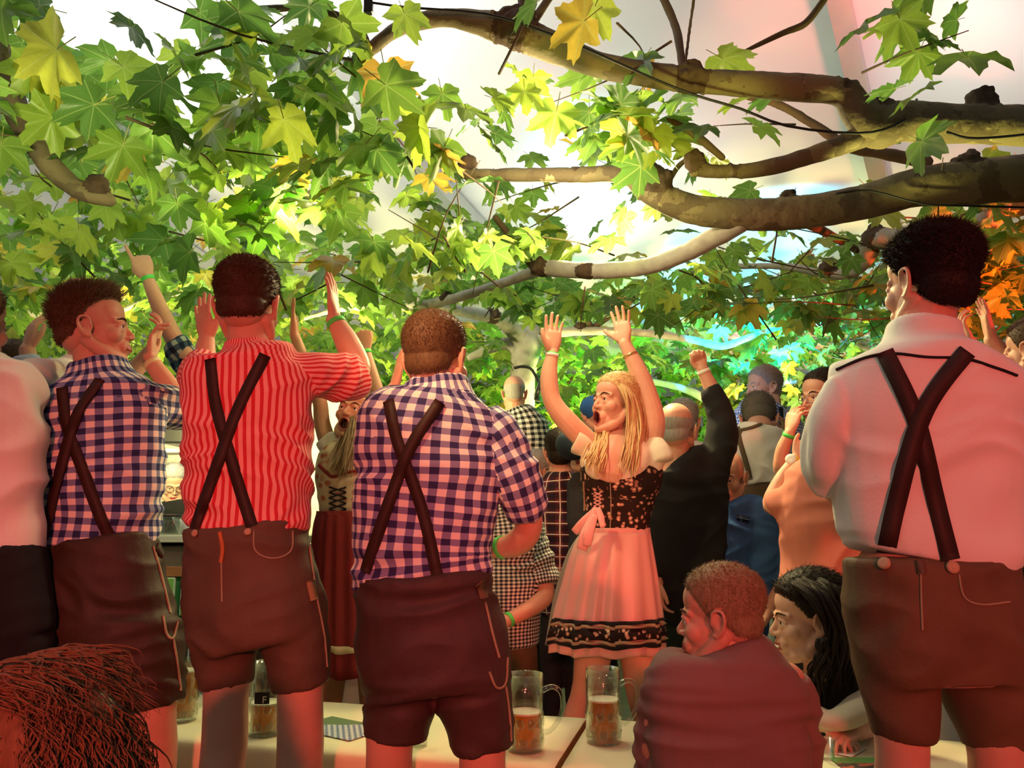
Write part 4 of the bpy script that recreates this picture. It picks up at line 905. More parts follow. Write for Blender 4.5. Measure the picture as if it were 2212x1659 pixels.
p.arm([(1832, 855, Y, .055), (1800, 930, Y, .052), (1806, 1052, Y + .08, .046), (1850, 1040, Y + .2, .042), (1900, 1000, Y + .34, .03)], ((1940, 920, Y + .4), (1, 0.2, 0), 1, 'relax'))
p.arm([(2175, 855, Y, .055), (2215, 930, Y, .052), (2222, 1065, Y + .07, .046), (2180, 1040, Y + .2, .042), (2120, 1000, Y + .34, .03)], ((2080, 920, Y + .4), (-1, 0.2, 0), -1, 'relax'))
hp = tor([(1828, 2178, 1206), (1830, 2190, 1280), (1838, 2206, 1350), (1852, 2216, 1420), (1870, 2210, 1470)], Y, .66)
lg = [tube([(1938, 1400, Y, 90, .95), (1945, 1500, Y, 78), (1950, 1592, Y, 64)], cap='flat'), tube([(2110, 1400, Y, 100, .95), (2135, 1510, Y, 86), (2152, 1618, Y, 70)], cap='flat')]
p.wear('leather_shorts', [hp] + lg, leather2, 0.0095, 0.006, (4, 4, 8), seed=34)
p.coarse += [shrink(T0, .8), shrink(hp, .86), tube([(1940, 1400, Y, 64), (1948, 1590, Y, 48)]), tube([(2112, 1400, Y, 66), (2150, 1600, Y, 50)])]
leg_down(p, 1946, 1612, Y, .066, (0, 0), side=-1); leg_down(p, 2152, 1640, Y, .07, (0.02, 0))
man_r = finish(p); shoes(p)
p.strap('shirt', [(1912, 762), (1955, 850), (1985, 930), (2020, 1080), (2052, 1208)], .044, strapm, parent=man_r); p.strap('shirt', [(2086, 762), (2010, 860), (1972, 950), (1935, 1090), (1912, 1204)], .044, strapm, parent=man_r, lift=.006)
p.strap('shirt', [(1808, 800), (1870, 774), (1930, 765), (2000, 772), (2080, 775), (2150, 795), (2195, 812)], .006, black_c, 'piping', th=.003)
for x, y in ((1912, 1218), (2056, 1226)): p.disc('leather_shorts', x, y, .016, button, parent=man_r)
embroid(p, 'leather_shorts', [(1988, 1222), (1990, 1300), (1992, 1360)], .004); embroid(p, 'leather_shorts', [(2070, 1240), (2082, 1290), (2120, 1306), (2180, 1300)], .004); p.strap('leather_shorts', [(1988, 1214), (1992, 1240)], .02, leather, 'belt_loop')

# --- man at the left edge
Y = 2.4
p = Person('man in a cream shirt and black trousers cut by the left edge', 0.45, 1)
head(p, 'man', -62, 700, Y, 10, 0, 1.12, style='short', mat=brown_h, nst=900, seed=2)
neck(p, -60, 740, Y, 46, -60, 800, Y, 48)
T0 = tor([(-112, -5, 765), (-140, 20, 785), (-180, 62, 805), (-205, 88, 850), (-205, 90, 950), (-200, 88, 1050), (-195, 88, 1150), (-190, 84, 1205)], Y, .6)
sr = tube([(30, 830, Y, 40), (90, 810, Y + .2, 34), (140, 800, Y + .38, 28), (168, 782, Y + .42, 26)], cap='flat')
p.wear('shirt', [T0, sr, tube([(-180, 850, Y, 46), (-200, 950, Y + .02, 44)], cap='flat')], white_c, 0.0095, 0.007, (4, 4, 9), seed=41)
p.arm([(30, 830, Y, .05), (150, 800, Y + .4, .04), (172, 775, Y + .42, .04), (158, 660, Y + .4, .028)], ((140, 570, Y + .4), (0.3, 1, 0), -1, 'fist'))
p.arm([(-180, 850, Y, .05), (-205, 1020, Y, .044), (-190, 1160, Y + .1, .03)], ((-185, 1240, Y + .1), (1, 0, 0), 1, 'relax'))
hp = tor([(-190, 84, 1195), (-195, 98, 1290), (-190, 108, 1390)], Y, .66)
lT = [leg_far(p, -120, 1380, Y, .105, (-.02, 0), side=-1, mat=1), leg_far(p, 30, 1380, Y, .105, (0.02, 0), mat=1)]
p.wear('trousers', [hp] + lT, black_c, 0.011, 0.004); p.coarse += [shrink(T0, .8), shrink(hp, .86)]
finish(p); shoes(p)

# --- pointing man hidden behind the red stripes
Y = bench_y(-1.1, -1); Y = 3.6
p = Person('arm in a dark check sleeve pointing one finger up into the leaves', 0.45, 0)
head(p, 'man', 548, 700, Y, 10, 0, 1.08, style='short', mat=dark_h, nst=600, seed=2); neck(p, 545, 730, Y, 30, 545, 800, Y, 32)
T0 = tor([(505, 590, 795), (460, 625, 825), (445, 640, 870), (450, 636, 1000), (455, 632, 1120)], Y, .6)
sr = tube([(470, 850, Y, 34), (430, 810, Y - .05, 32), (400, 775, Y - .1, 28), (376, 738, Y - .12, 25)], cap='flat')
p.wear('shirt', [T0, sr], teal_g, .011, .008, (6, 6, 9), seed=51)
p.arm([(470, 850, Y, .05), (408, 778, Y - .1, .044), (378, 735, Y - .12, .042), (345, 665, Y - .12, .036), (318, 598, Y - .12, .027)], ((286, 505, Y - .12), (-0.5, 1, 0.1), 1, 'point', 1.12)); p.band(.08, green_b, r=.031)
p.arm([(620, 860, Y, .05), (640, 1000, Y, .044), (610, 1100, Y - .1, .03)], ((600, 1160, Y - .1), (-1, 0, 0), -1, 'relax'))
hp = tor([(455, 632, 1110), (452, 640, 1200), (460, 640, 1260)], Y, .65); lT = [leg_far(p, 500, 1250, Y, .10, (-.02, 0), mat=1, side=-1), leg_far(p, 592, 1250, Y, .10, (0.03, 0), mat=1)]
p.wear('trousers', [hp] + lT, dleather, .012, .004); p.coarse += [shrink(T0, .8), shrink(hp, .86)]
finish(p, fine_vox=.0045); shoes(p)

# --- raised hand at far left behind
Y = 3.5
p = Person('person at far left with one raised hand and a pale blue cuff', 0.45, 1)
head(p, 'man', 20, 800, Y, -60, 0, 1.05, style='short', mat=dark_h, nst=500); neck(p, 20, 820, Y, 28, 20, 870, Y, 30)
T0 = tor([(-20, 60, 865), (-60, 95, 895), (-70, 105, 960), (-60, 100, 1180)], Y, .6); s_ = tube([(70, 905, Y, 32), (72, 850, Y - .1, 28), (56, 770, Y - .14, 24)], cap='flat')
p.wear('shirt', [T0, s_], plain('pale_blue_cotton', (0.45, 0.52, 0.72), .85, .05), .012, .006); p.arm([(70, 905, Y, .048), (74, 845, Y - .1, .042), (60, 762, Y - .14, .034), (60, 752, Y - .14, .030)], ((78, 665, Y - .14), (0.6, 0.8, 0), -1, 'cup', 1.15))
p.arm([(-60, 920, Y, .048), (-80, 1040, Y, .042), (-50, 1120, Y - .1, .03)], ((-40, 1180, Y - .1), (1, 0, 0), 1, 'relax'))
hp = tor([(-60, 100, 1170), (-65, 105, 1260)], Y, .65); lT = [leg_far(p, -20, 1250, Y, .095, (0, 0), mat=1, side=-1), leg_far(p, 60, 1250, Y, .095, (0, 0), mat=1)]
p.wear('trousers', [hp] + lT, black_c, .013, .003); p.coarse += [shrink(T0, .8), shrink(hp, .86)]
finish(p); shoes(p)

# --- woman in red skirt
Y = 3.82
p = Person('woman in a cream dirndl bodice and dark red skirt, mouth open, arms raised', 0.45, 2)
head(p, 'shout', 768, 890, Y, 192, 8, 1.1, style='full', mat=lblond_h, nst=1200, strand=.01, eyes=True, roll=-8)
neck(p, 767, 925, Y, 24, 768, 975, Y, 27)
T0 = tor([(715, 825, 958), (690, 845, 985), (682, 846, 1030), (688, 838, 1075), (690, 832, 1118)], Y, .62); bl = tor([(738, 812, 946), (712, 838, 962), (702, 842, 985), (708, 838, 1005)], Y, .66)
p.wear('bodice', [T0], pale_floral, .009, .003, seed=3); p.wear('blouse', [bl, tube([(715, 965, Y, 26), (702, 945, Y, 25)], cap='flat'), tube([(830, 965, Y, 26), (838, 945, Y, 25)], cap='flat')], white_c, .009, .004)
p.arm([(712, 968, Y, .045), (696, 915, Y, .040), (690, 865, Y - .02, .036), (664, 800, Y - .06, .033), (636, 722, Y - .1, .024)], ((626, 600, Y - .12), (0.9, 0.3, 0), 1, 'open', 1.05))
p.arm([(828, 960, Y, .045), (822, 900, Y, .042), (814, 850, Y, .038), (800, 800, Y, .034), (790, 758, Y, .025)], ((782, 685, Y), (0.2, 1, 0), 1, 'fist', 1.08)); p.band(.05, green_b, r=.029)
p.coarse += [shrink(T0, .85), tor([(690, 832, 1110), (682, 846, 1200), (690, 840, 1280)], Y, .6)]
leg_far(p, 732, 1270, Y, .085, (-.02, 0), side=-1); leg_far(p, 800, 1270, Y, .085, (0.02, 0))
ob = finish(p); shoes(p)
redm = plain('dark_red_cloth', (0.22, 0.018, 0.02), .8, .15, 8)
sk = pleated([(684, 836, 1108), (676, 852, 1150), (668, 866, 1280), (664, 878, 1452)], Y, .75, redm, ob, 'skirt', m=18, amp=.05)
pleated([(663, 879, 1384), (662, 880, 1398)], Y, .75, plain('cream_ribbon', (.6, .5, .3)), sk, 'hem_ribbon', m=18, amp=.05, sub=1)
pleated([(684, 838, 1104), (682, 842, 1138)], Y, .74, redm, ob, 'waistband', amp=.01)
for k in range(6):
    y = 1052 + k * 12; p.strap('bodice', [(712, y), (748, y + 11)], .006, black_c, 'lacing'); p.strap('bodice', [(748, y), (712, y + 11)], .006, black_c, 'lacing')
p.strap('bodice', [(690, 1005), (708, 1022), (722, 1030), (760, 1018), (800, 1016)], .014, redm, 'neck_trim')
c = P(792, 892, Y)
g = lambda L: [P(*q) for q in L]
locks([g([(770, 862, Y - .02), (752, 900, Y - .06), (738, 950, Y - .1), (715, 1000, Y - .13), (700, 1030, Y - .14)]), g([(775, 858, Y - .03), (762, 905, Y - .09), (752, 960, Y - .14), (738, 1010, Y - .15), (730, 1040, Y - .14)]), g([(782, 855, Y), (768, 900, Y - .06), (765, 950, Y - .12), (755, 1000, Y - .15), (752, 1030, Y - .14)])], 90, .006, lblond_h, ob, 3, .010)

# --- blonde woman
Y = 3.5
p = Person('blonde woman in a floral bodice and pink apron, shouting with both arms up', 0.45, 0)
head(p, 'shout', 1329, 870, Y, -122, 6, 1.12, style='full', mat=blond_h, nst=1600, strand=.012, thick=.008, top=.006, flow=(0, -.8, -.6), eyes=True)
neck(p, 1338, 905, Y, 24, 1338, 975, Y, 28)
T0 = tor([(1262, 1432, 992, -.01), (1254, 1428, 1030, -.02), (1258, 1416, 1070), (1264, 1404, 1110), (1262, 1398, 1150)], Y, .66)
p.wear('bodice', [T0], floral, .008, .003, seed=61)
bl = tor([(1306, 1368, 948), (1282, 1398, 960), (1262, 1420, 978), (1254, 1430, 1002), (1264, 1420, 1024)], Y - .015, .72)
VN = [(1300, 925), (1378, 925), (1364, 972), (1336, 1004), (1308, 1026), (1290, 1020), (1276, 985), (1284, 952)]
p.wear('blouse', [bl, tube([(1286, 972, Y, 20), (1262, 958, Y - .02, 25), (1244, 950, Y - .02, 29)], cap='flat'), tube([(1388, 972, Y, 22), (1410, 975, Y - .04, 32), (1421, 1000, Y - .05, 36)], cap='flat'), tube([(1288, 1010, Y - .09, 22), (1308, 1034, Y - .10, 14)]), tube([(1380, 1006, Y - .09, 24), (1335, 1036, Y - .10, 14)])], plain('ivory_cotton', (0.82, 0.74, 0.58), .85, .05), .008, .006, (9, 9, 5), seed=62, cut=VN)
p.fine.append(tube([(1336, 950, Y - .02, 34, .8), (1326, 985, Y - .06, 52, .75), (1320, 1018, Y - .075, 50, .75)]))
p.arm([(1278, 962, Y, .050), (1232, 918, Y - .02, .050), (1194, 868, Y - .02, .042), (1186, 815, Y - .02, .040), (1193, 762, Y - .02, .026)], ((1197, 655, Y - .02), (0.35, -1, 0.1), -1, 'open', 1.05)); p.band(.10, white_b, r=.03, wdt=.014); p.band(.02, green_b, r=.03, wdt=.006)
p.arm([(1405, 958, Y, .052), (1412, 910, Y, .052), (1398, 850, Y, .046), (1378, 800, Y, .042), (1350, 742, Y, .027)], ((1338, 655, Y + .02), (-0.6, -0.8, 0.1), -1, 'spread', 1.05)); p.band(.42, gold, 'bracelet', wdt=.008)
p.coarse += [shrink(T0, .86), tor([(1262, 1398, 1140), (1246, 1412, 1230), (1250, 1410, 1300)], Y, .62), tube([(1338, 960, Y, 60, .5), (1338, 1010, Y, 64, .6)])]
leg_far(p, 1290, 1290, Y, .10, (-.10, 0), side=-1, tr=1); leg_far(p, 1370, 1290, Y, .10, (0.05, 0), tr=1)
blonde = finish(p, fine_vox=.004); shoes(p)
pink = plain('pink_satin', (0.66, 0.36, 0.33), .38, .06, 6, .1, spec=.6); dress = plain('grey_beige_cloth', (0.26, 0.23, 0.19), .8); dk = woven('dark_hem_floral', 'floral', .022, [(0.015, 0.01, 0.01), (0.3, 0.2, 0.14), (0.6, 0.45, 0.3)])
pleated([(1256, 1402, 1148), (1226, 1410, 1200), (1200, 1418, 1290), (1182, 1424, 1396)], Y + .02, .74, dress, blonde, 'dress_skirt', m=16, amp=.04)
ap = pleated([(1252, 1404, 1150), (1228, 1412, 1200), (1208, 1422, 1270), (1190, 1430, 1340), (1184, 1434, 1404)], Y, .80, pink, blonde, 'apron', m=17, amp=.038, arc=(math.pi * 1.02, math.pi * 1.98 + .1))
for (y0, y1, mt) in ((1330, 1338, black_c), (1338, 1345, cord), (1345, 1370, dk), (1370, 1377, cord), (1377, 1385, black_c)):
    f0 = (y0 - 1270) / 134; f1 = (y1 - 1270) / 134; q = lambda f: (1208 - 26 * min(1, f * 1.3) - 2, 1422 + 13 * min(1, f * 1.3) + 2)
    pleated([(*q(f0), y0), (*q(f1), y1)], Y, .83, mt, ap, 'hem_band', m=17, amp=.038, sub=1, arc=(math.pi * 1.02, math.pi * 1.98 + .1))
pleated([(1250, 1404, 1140), (1250, 1406, 1164)], Y, .74, plain('pink_ribbon', (0.70, 0.38, 0.36), .4), blonde, 'sash', amp=.008)
rib = plain('pink_ribbon', (0.70, 0.38, 0.36), .4)
b = MB(); Z_ = Y - .26
for pts, r in (([(1290, 1098, Z_), (1276, 1130, Z_ - .01), (1266, 1160, Z_ - .02), (1256, 1188, Z_ - .02)], [.012, .02, .028, .02]), ([(1292, 1098, Z_), (1298, 1118, Z_ - .01), (1302, 1140, Z_ - .02)], [.01, .014, .010]), ([(1288, 1098, Z_), (1262, 1128, Z_), (1240, 1150, Z_ + .02)], [.01, .02, .016]), ([(1286, 1112, Z_ - .01), (1272, 1150, Z_ - .03), (1268, 1180, Z_ - .03)], [.012, .022, .016])):
    W = wtube([(*P(*q), rr) for q, rr in zip(pts, r)], k=.25, sub=5, cap='flat'); v, f = loft(W, 12); b.add(v, f)
b.build('bow', rib, blonde, smooth=True)
for k in range(5):
    y = 1062 + k * 8; p.strap('bodice', [(1284, y), (1300, y + 8)], .005, rib, 'lacing'); p.strap('bodice', [(1300, y), (1284, y + 8)], .005, rib, 'lacing')
for xx in (1262, 1318): p.strap('bodice', [(xx, 1040), (xx + 2, 1090), (xx, 1140)], .004, cord, 'piping')
L = [g([(1322, 812, Y - .04), (1352, 850, Y - .10), (1362, 910, Y - .09), (1352, 970, Y - .14), (1338, 1030, Y - .17)]), g([(1330, 808, Y), (1368, 860, Y - .05), (1376, 920, Y - .08), (1372, 980, Y - .14), (1362, 1040, Y - .18)]), g([(1336, 808, Y + .04), (1382, 865, Y), (1388, 930, Y - .05), (1384, 980, Y - .10), (1380, 1020, Y - .16)]), g([(1340, 808, Y + .06), (1390, 870, Y + .05), (1398, 930, Y + .03), (1392, 985, Y - .02), (1390, 1010, Y - .06)])]
locks(L, 190, .0075, blond_h, blonde, 5, .010, .005)
locks([g([(1310, 925, Y - .05), (1300, 955, Y - .10), (1290, 985, Y - .14), (1275, 1012, Y - .15)]), g([(1315, 930, Y - .05), (1310, 965, Y - .12), (1302, 1000, Y - .16), (1292, 1040, Y - .17)]), g([(1288, 935, Y - .0), (1280, 960, Y - .06), (1266, 985, Y - .11), (1258, 1008, Y - .13)])], 70, .006, blond_h, blonde, 6, .009, .005)

# --- seated man
Y = 2.28
p = Person('seated man in a dusty rose jumper, seen from behind and turning left', 0.46, 1)
head(p, 'man', 1552, 1333, Y, -66, -4, 1.13, style='short', mat=lblond_h, nst=4800, strand=.009, thick=.006, top=.009, seed=12, eyes=True)
neck(p, 1566, 1365, Y, 50, 1568, 1440, Y - .02, 58)
T0 = tor([(1498, 1634, 1392), (1474, 1668, 1408), (1430, 1712, 1430), (1402, 1736, 1470), (1396, 1742, 1540), (1400, 1742, 1640), (1404, 1738, 1760), (1400, 1745, 1860)], Y, .62)
sr = tube([(1700, 1470, Y, 48), (1730, 1560, Y + .02, 42), (1740, 1660, Y + .08, 38), (1728, 1720, Y + .2, 34)], cap='flat'); sl = tube([(1440, 1470, Y, 46), (1419, 1560, Y + .07, 42), (1412, 1650, Y + .13, 40), (1424, 1672, Y + .26, 34)], cap='flat')
p.wear('jumper', [T0, sr, sl], rose, .0085, .007, (2.5, 2.5, 9), seed=71)
p.arm([(1700, 1470, Y, .05), (1740, 1680, Y + .1, .042), (1715, 1650, Y + .36, .03)], ((1690, 1610, Y + .48), (0, 0, -1), -1, 'relax')); p.arm([(1438, 1470, Y, .05), (1410, 1670, Y + .14, .042), (1440, 1640, Y + .38, .03)], ((1480, 1600, Y + .48), (0, 0, -1), 1, 'relax'))
a_ = P(1570, 1860, Y); hz = .53
th = [wtube([(a_.x + s * .10, Y, hz, .095), (a_.x + s * .14, Y + .25, hz + .01, .085), (a_.x + s * .16, Y + .44, hz, .065)], sub=3, vref=(0, 0, 1)) for s in (-1, 1)] + [wtube([(a_.x + s * .16, Y + .44, hz, .062), (a_.x + s * .17, Y + .46, .3, .06), (a_.x + s * .17, Y + .46, .1, .05)], sub=3) for s in (-1, 1)]
seat = wtube([(a_.x, Y - .02, hz + .16, .19, .7), (a_.x, Y - .02, hz + .02, .20, .75), (a_.x, Y, hz - .06, .18, .8)], sub=3, cap='flat')
p.wear('jeans', th + [seat], plain('dark_jeans', (.02, .03, .06), .85), .012, .003); p.coarse += [shrink(T0, .82), shrink(seat, .8)] + [shrink(t, .8) for t in th]
p.shoes = [(a_.x + s * .17, Y + .48, 0, .1 * s, shoem) for s in (-1, 1)]
finish(p); shoes(p)

# --- seated dark-haired woman
Y = 2.95
p = Person('dark-haired woman in a black top smiling in profile, leaning behind the seated man', 0.46, 0)
head(p, 'smile', 1745, 1336, Y, -84, -4, 1.32, style='full', mat=black_h, nst=1800, strand=.014, thick=.012, top=.012, flow=(0, -.9, -.4), eyes=True)
neck(p, 1758, 1395, Y, 32, 1775, 1460, Y, 36)
T0 = tor([(1745, 1812, 1432), (1735, 1856, 1462), (1745, 1880, 1510), (1770, 1890, 1560), (1780, 1890, 1640), (1780, 1890, 1800)], Y, .6)
p.wear('top', [T0, tube([(1752, 1475, Y, 24), (1745, 1510, Y - .04, 22)], cap='flat'), tube([(1860, 1490, Y, 26), (1880, 1540, Y - .05, 24)], cap='flat')], black_c, .010, .005)
p.wear('wrap', [tube([(1765, 1545, Y - .16, 26, .6), (1800, 1560, Y - .20, 34, .6), (1850, 1532, Y - .20, 40, .6), (1885, 1510, Y - .15, 34, .6)], vref=(0, 0, 1))], plain('beige_cloth', (.50, .44, .34), .85), .009, .005, label='beige folded cloth over her forearms')
p.arm([(1752, 1470, Y, .045), (1745, 1530, Y - .05, .038), (1775, 1562, Y - .16, .03)], ((1810, 1585, Y - .2), (0, 0, -1), 1, 'relax', .95)); p.arm([(1865, 1490, Y, .045), (1880, 1560, Y - .06, .038), (1850, 1580, Y - .18, .03)], ((1815, 1590, Y - .22), (0, 0, -1), -1, 'relax', .95))
a_ = P(1835, 1700, Y + .1); hz = .53
th = [wtube([(a_.x + s * .09, Y + .22, hz, .09), (a_.x + s * .10, Y, hz, .075), (a_.x + s * .10, Y - .18, hz - .01, .06), (a_.x + s * .10, Y - .2, .3, .055), (a_.x + s * .10, Y - .18, .1, .045)], sub=3, vref=(0.2, 0, 1)) for s in (-1, 1)]
p.wear('skirt', [shrink(t, 1.0) for t in th] + [wtube([(a_.x, Y + .12, hz + .2, .15, .7), (a_.x, Y + .2, hz - .03, .18, .8)], sub=3, cap='flat')], black_c, .012, .003); p.coarse += [shrink(T0, .8)] + [shrink(t, .8) for t in th]
p.shoes = [(a_.x + s * .10, Y - .18, 0, 3.1, shoem) for s in (-1, 1)]
ob = finish(p); shoes(p)
locks([g([(1735, 1258, Y - .05), (1778, 1280, Y - .17), (1800, 1350, Y - .19), (1800, 1420, Y - .16), (1790, 1500, Y - .15)]), g([(1745, 1250, Y), (1805, 1280, Y - .10), (1830, 1350, Y - .12), (1835, 1430, Y - .12), (1830, 1500, Y - .14)]), g([(1750, 1250, Y + .05), (1820, 1290, Y), (1845, 1360, Y - .02), (1850, 1440, Y - .05), (1850, 1500, Y - .1)])], 150, .010, black_h, ob, 8, .014, .012)
locks([g([(1772, 1385, Y - .15), (1768, 1420, Y - .16), (1752, 1460, Y - .14), (1756, 1500, Y - .12)]), g([(1785, 1380, Y - .17), (1785, 1430, Y - .17), (1775, 1470, Y - .15), (1778, 1520, Y - .14)])], 40, .008, black_h, ob, 9, .012, .012)

locks([g([(1712, 1262, Y - .10), (1745, 1290, Y - .17), (1775, 1335, Y - .19), (1795, 1390, Y - .17)]), g([(1722, 1255, Y - .08), (1762, 1280, Y - .16), (1790, 1325, Y - .18), (1805, 1385, Y - .16)]), g([(1735, 1250, Y - .05), (1780, 1278, Y - .14), (1805, 1330, Y - .16), (1815, 1385, Y - .14)])], 90, .007, black_h, ob, 18, .006, .004)
# --- curly head in the foreground
Y = 1.12
p = Person('curly auburn head of a seated person in the bottom left foreground', 0.46, 1)
head(p, 'man', 52, 1672, Y, -84, 0, 1.0, style='full', mat=auburn_h, nst=500, thick=.01, top=.006, eyes=False)
neck(p, 90, 1750, Y, 90, 100, 1950, Y, 95)
T0 = tor([(0, 210, 1900), (-160, 350, 1960), (-230, 420, 2060), (-220, 410, 2300), (-200, 400, 2600)], Y, .55)
p.wear('cardigan', [T0, tube([(-180, 2080, Y, 80), (-190, 2250, Y + .03, 70)]), tube([(370, 2080, Y, 80), (390, 2250, Y + .03, 70)])], plain('grey_wool', (.2, .18, .2), .9), .012, .006); p.coarse += [shrink(T0, .8)]
p.arm([(-180, 2080, Y, .045), (-195, 2320, Y + .1, .04), (-120, 2250, Y + .3, .03)], ((-60, 2200, Y + .35), (0, 0, -1), 1, 'relax')); p.arm([(370, 2080, Y, .045), (390, 2320, Y + .1, .04), (320, 2250, Y + .3, .03)], ((260, 2200, Y + .35), (0, 0, -1), -1, 'relax'))
a_ = P(90, 2600, Y); hz = .53
th = [wtube([(a_.x + s * .09, Y - .02, hz, .09), (a_.x + s * .11, Y + .2, hz, .08), (a_.x + s * .12, Y + .4, hz - .01, .06), (a_.x + s * .12, Y + .42, .3, .055), (a_.x + s * .12, Y + .42, .1, .045)], sub=3, vref=(0.2, 0, 1)) for s in (-1, 1)]
p.wear('trousers', th + [wtube([(a_.x, Y, hz + .22, .16, .7), (a_.x, Y, hz - .04, .19, .8)], sub=3, cap='flat')], black_c, .012, .003); p.coarse += [shrink(t, .8) for t in th]
p.shoes = [(a_.x + s * .12, Y + .44, 0, 0, shoem) for s in (-1, 1)]
ob = finish(p, fine_vox=.006); shoes(p)
M = head_matrix(p.head); hp_ = lambda L: [M @ Vector(q) for q in L]
Gs = []
for a in np.linspace(-1.05, 2.0, 11):
    sx = math.sin(a); cx = math.cos(a)
    Gs.append(hp_([(sx * .02, -.01 - cx * .03, .118), (sx * .075, -.02 - cx * .075, .082), (sx * .095, -.03 - cx * .10, .02), (sx * .115, -.03 - cx * .13, -.06), (sx * .14, -.03 - cx * .16, -.17)]))
locks(Gs, 1700, .0019, auburn_h, ob, 21, .013, .005, curl=.010, sides=3, seg=7, freq=24)
locks([hp_([(x, .06, .09), (x * 1.3, .02, .122), (x * 1.4, -.05, .118), (x * 1.5, -.11, .06)]) for x in (-.05, -.025, 0, .03, .06)], 1500, .0024, auburn_h, ob, 22, .016, .005, curl=.006, sides=3, seg=7, freq=22)
bb = MB(); bb.box(P(90, 2600, Y).xy.to_3d() + Vector((0, 0, .435)), (1.4, .27, .03)); bo = bb.build('beer_bench', wood); tag(bo, 'wooden bench under the curly-haired person in the foreground', 'bench')
for s in (-.5, .5):
    b = MB(); b.box((P(90, 2600, Y).x + s, Y - .1, .21), (.03, .03, .42)); b.box((P(90, 2600, Y).x + s, Y + .1, .21), (.03, .03, .42)); b.box((P(90, 2600, Y).x + s, Y, .1), (.022, .2, .022)); b.build('leg', steel, bo)

# --- background figures -------------------------------------------------------
def figure(label, Y, hd, nk, rows, shirt, base=0.0, tone=1, arms=(), sleeves=(), pants=None, pmat=black_c, legs=None, vox=.011, amp=.005, group=None, sc=(5, 5, 9), k=.6, hip_r=.1, garment='shirt', seed=0, rest=((0, 1),)):
    p = Person(label, base, tone, group); head(p, **hd); neck(p, *nk); T0 = tor(rows, Y, k)
    p.wear(garment, [T0] + [tube(s_, cap='flat') for s_ in sleeves], shirt, vox, amp, sc, seed=seed)
    for a in arms: p.arm(a['j'], a.get('h')); [p.band(*bn) for bn in a.get('b', ())]
    r = rows[-1]; pants = pants or [(r[0] + 2, r[1] - 2, r[2] - 8), (r[0], r[1], r[2] + 60)]
    hp = tor(pants, Y, .62); q = pants[-1]; w4 = (q[1] - q[0]) / 4; pr = P((q[0] + q[1]) / 2, q[2], Y); rr = w4 * mpp(q[0], q[2], Y) * 1.05
    lT = [leg_far(p, (q[0] + q[1]) / 2 + s * w4 * .95, q[2] - 6, Y, rr, (s * .02, 0), base, s, 1) for s in (-1, 1)]
    p.wear('trousers', [hp] + lT, pmat, .014, .003); p.coarse += [shrink(T0, .8), shrink(hp, .85)]
    finish(p, fine_vox=.0055); shoes(p); return p
# black jumper man
Y = 4.0
p = figure('bald man in a black jumper raising his right fist, behind the blonde woman', Y, dict(kind='man', cx=1462, cy=932, Y=Y, yaw=25, s=1.15, style='fringe', mat=grey_h, nst=500, strand=.004, thick=.001, top=0), (1460, 965, Y, 32, 1462, 1020, Y, 36),
    [(1425, 1505, 990), (1400, 1560, 1012), (1385, 1572, 1050), (1385, 1568, 1150), (1390, 1562, 1250), (1392, 1558, 1345)], black_c, base=0.45,
    arms=[dict(j=[(1535, 1030, Y, .055), (1556, 920, Y, .048), (1545, 860, Y, .044), (1518, 798, Y, .030)], h=((1495, 730, Y), (-0.4, -1, 0), -1, 'fist'), b=[(.0 + .08, white_b)]), dict(j=[(1410, 1040, Y, .055), (1395, 1160, Y, .045), (1420, 1260, Y - .1, .03)], h=((1430, 1310, Y - .1), (1, 0, 0), 1, 'relax'))],
    sleeves=[[(1530, 1040, Y, 36), (1556, 960, Y, 34), (1558, 900, Y, 29), (1532, 838, Y, 21)], [(1415, 1045, Y, 32), (1395, 1160, Y, 26), (1418, 1250, Y - .1, 20)]], pmat=plain('dark_green_trousers', (.01, .02, .015), .8), garment='jumper', k=.62)
# blue fleece
Y = 4.35
p = figure('bald man in a blue fleece with a small flag badge', Y, dict(kind='man', cx=1571, cy=1032, Y=Y, yaw=-150, pitch=-12, s=1.18, eyes=True), (1575, 1060, Y, 28, 1582, 1105, Y, 32),
    [(1548, 1618, 1078), (1530, 1660, 1105), (1528, 1684, 1150), (1535, 1680, 1230), (1540, 1665, 1330), (1545, 1655, 1370)], blue_f, base=0.3,
    arms=[dict(j=[(1655, 1140, Y, .055), (1682, 1250, Y - .02, .045), (1668, 1300, Y - .08, .038), (1645, 1345, Y - .15, .03)], h=((1628, 1388, Y - .2), (-1, 0, 0), 1, 'relax', 1.1)), dict(j=[(1545, 1140, Y, .055), (1540, 1250, Y, .045), (1550, 1320, Y - .15, .03)], h=((1560, 1360, Y - .15), (1, 0, 0), -1, 'relax'))],
    sleeves=[[(1650, 1135, Y, 32), (1680, 1210, Y, 30), (1682, 1258, Y - .02, 25)], [(1548, 1140, Y, 30), (1540, 1250, Y, 24)]], garment='fleece')
p.strap('fleece', [(1566, 1098), (1558, 1130)], .006, white_b, 'zip'); p.disc('fleece', 1556, 1122, .012, white_b, 'zip_pull')
p.strap('fleece', [(1592, 1117), (1619, 1123)], .034, plain('flag_navy', (.01, .02, .06)), 'flag_badge', lift=.001, th=.002); p.strap('fleece', [(1592, 1117), (1619, 1123)], .005, plain('flag_blue', (.10, .2, .4)), 'flag_cross', lift=.004, th=.002); p.strap('fleece', [(1601, 1112), (1600, 1127)], .005, plain('flag_blue', (.10, .2, .4)), 'flag_cross', lift=.004, th=.002)
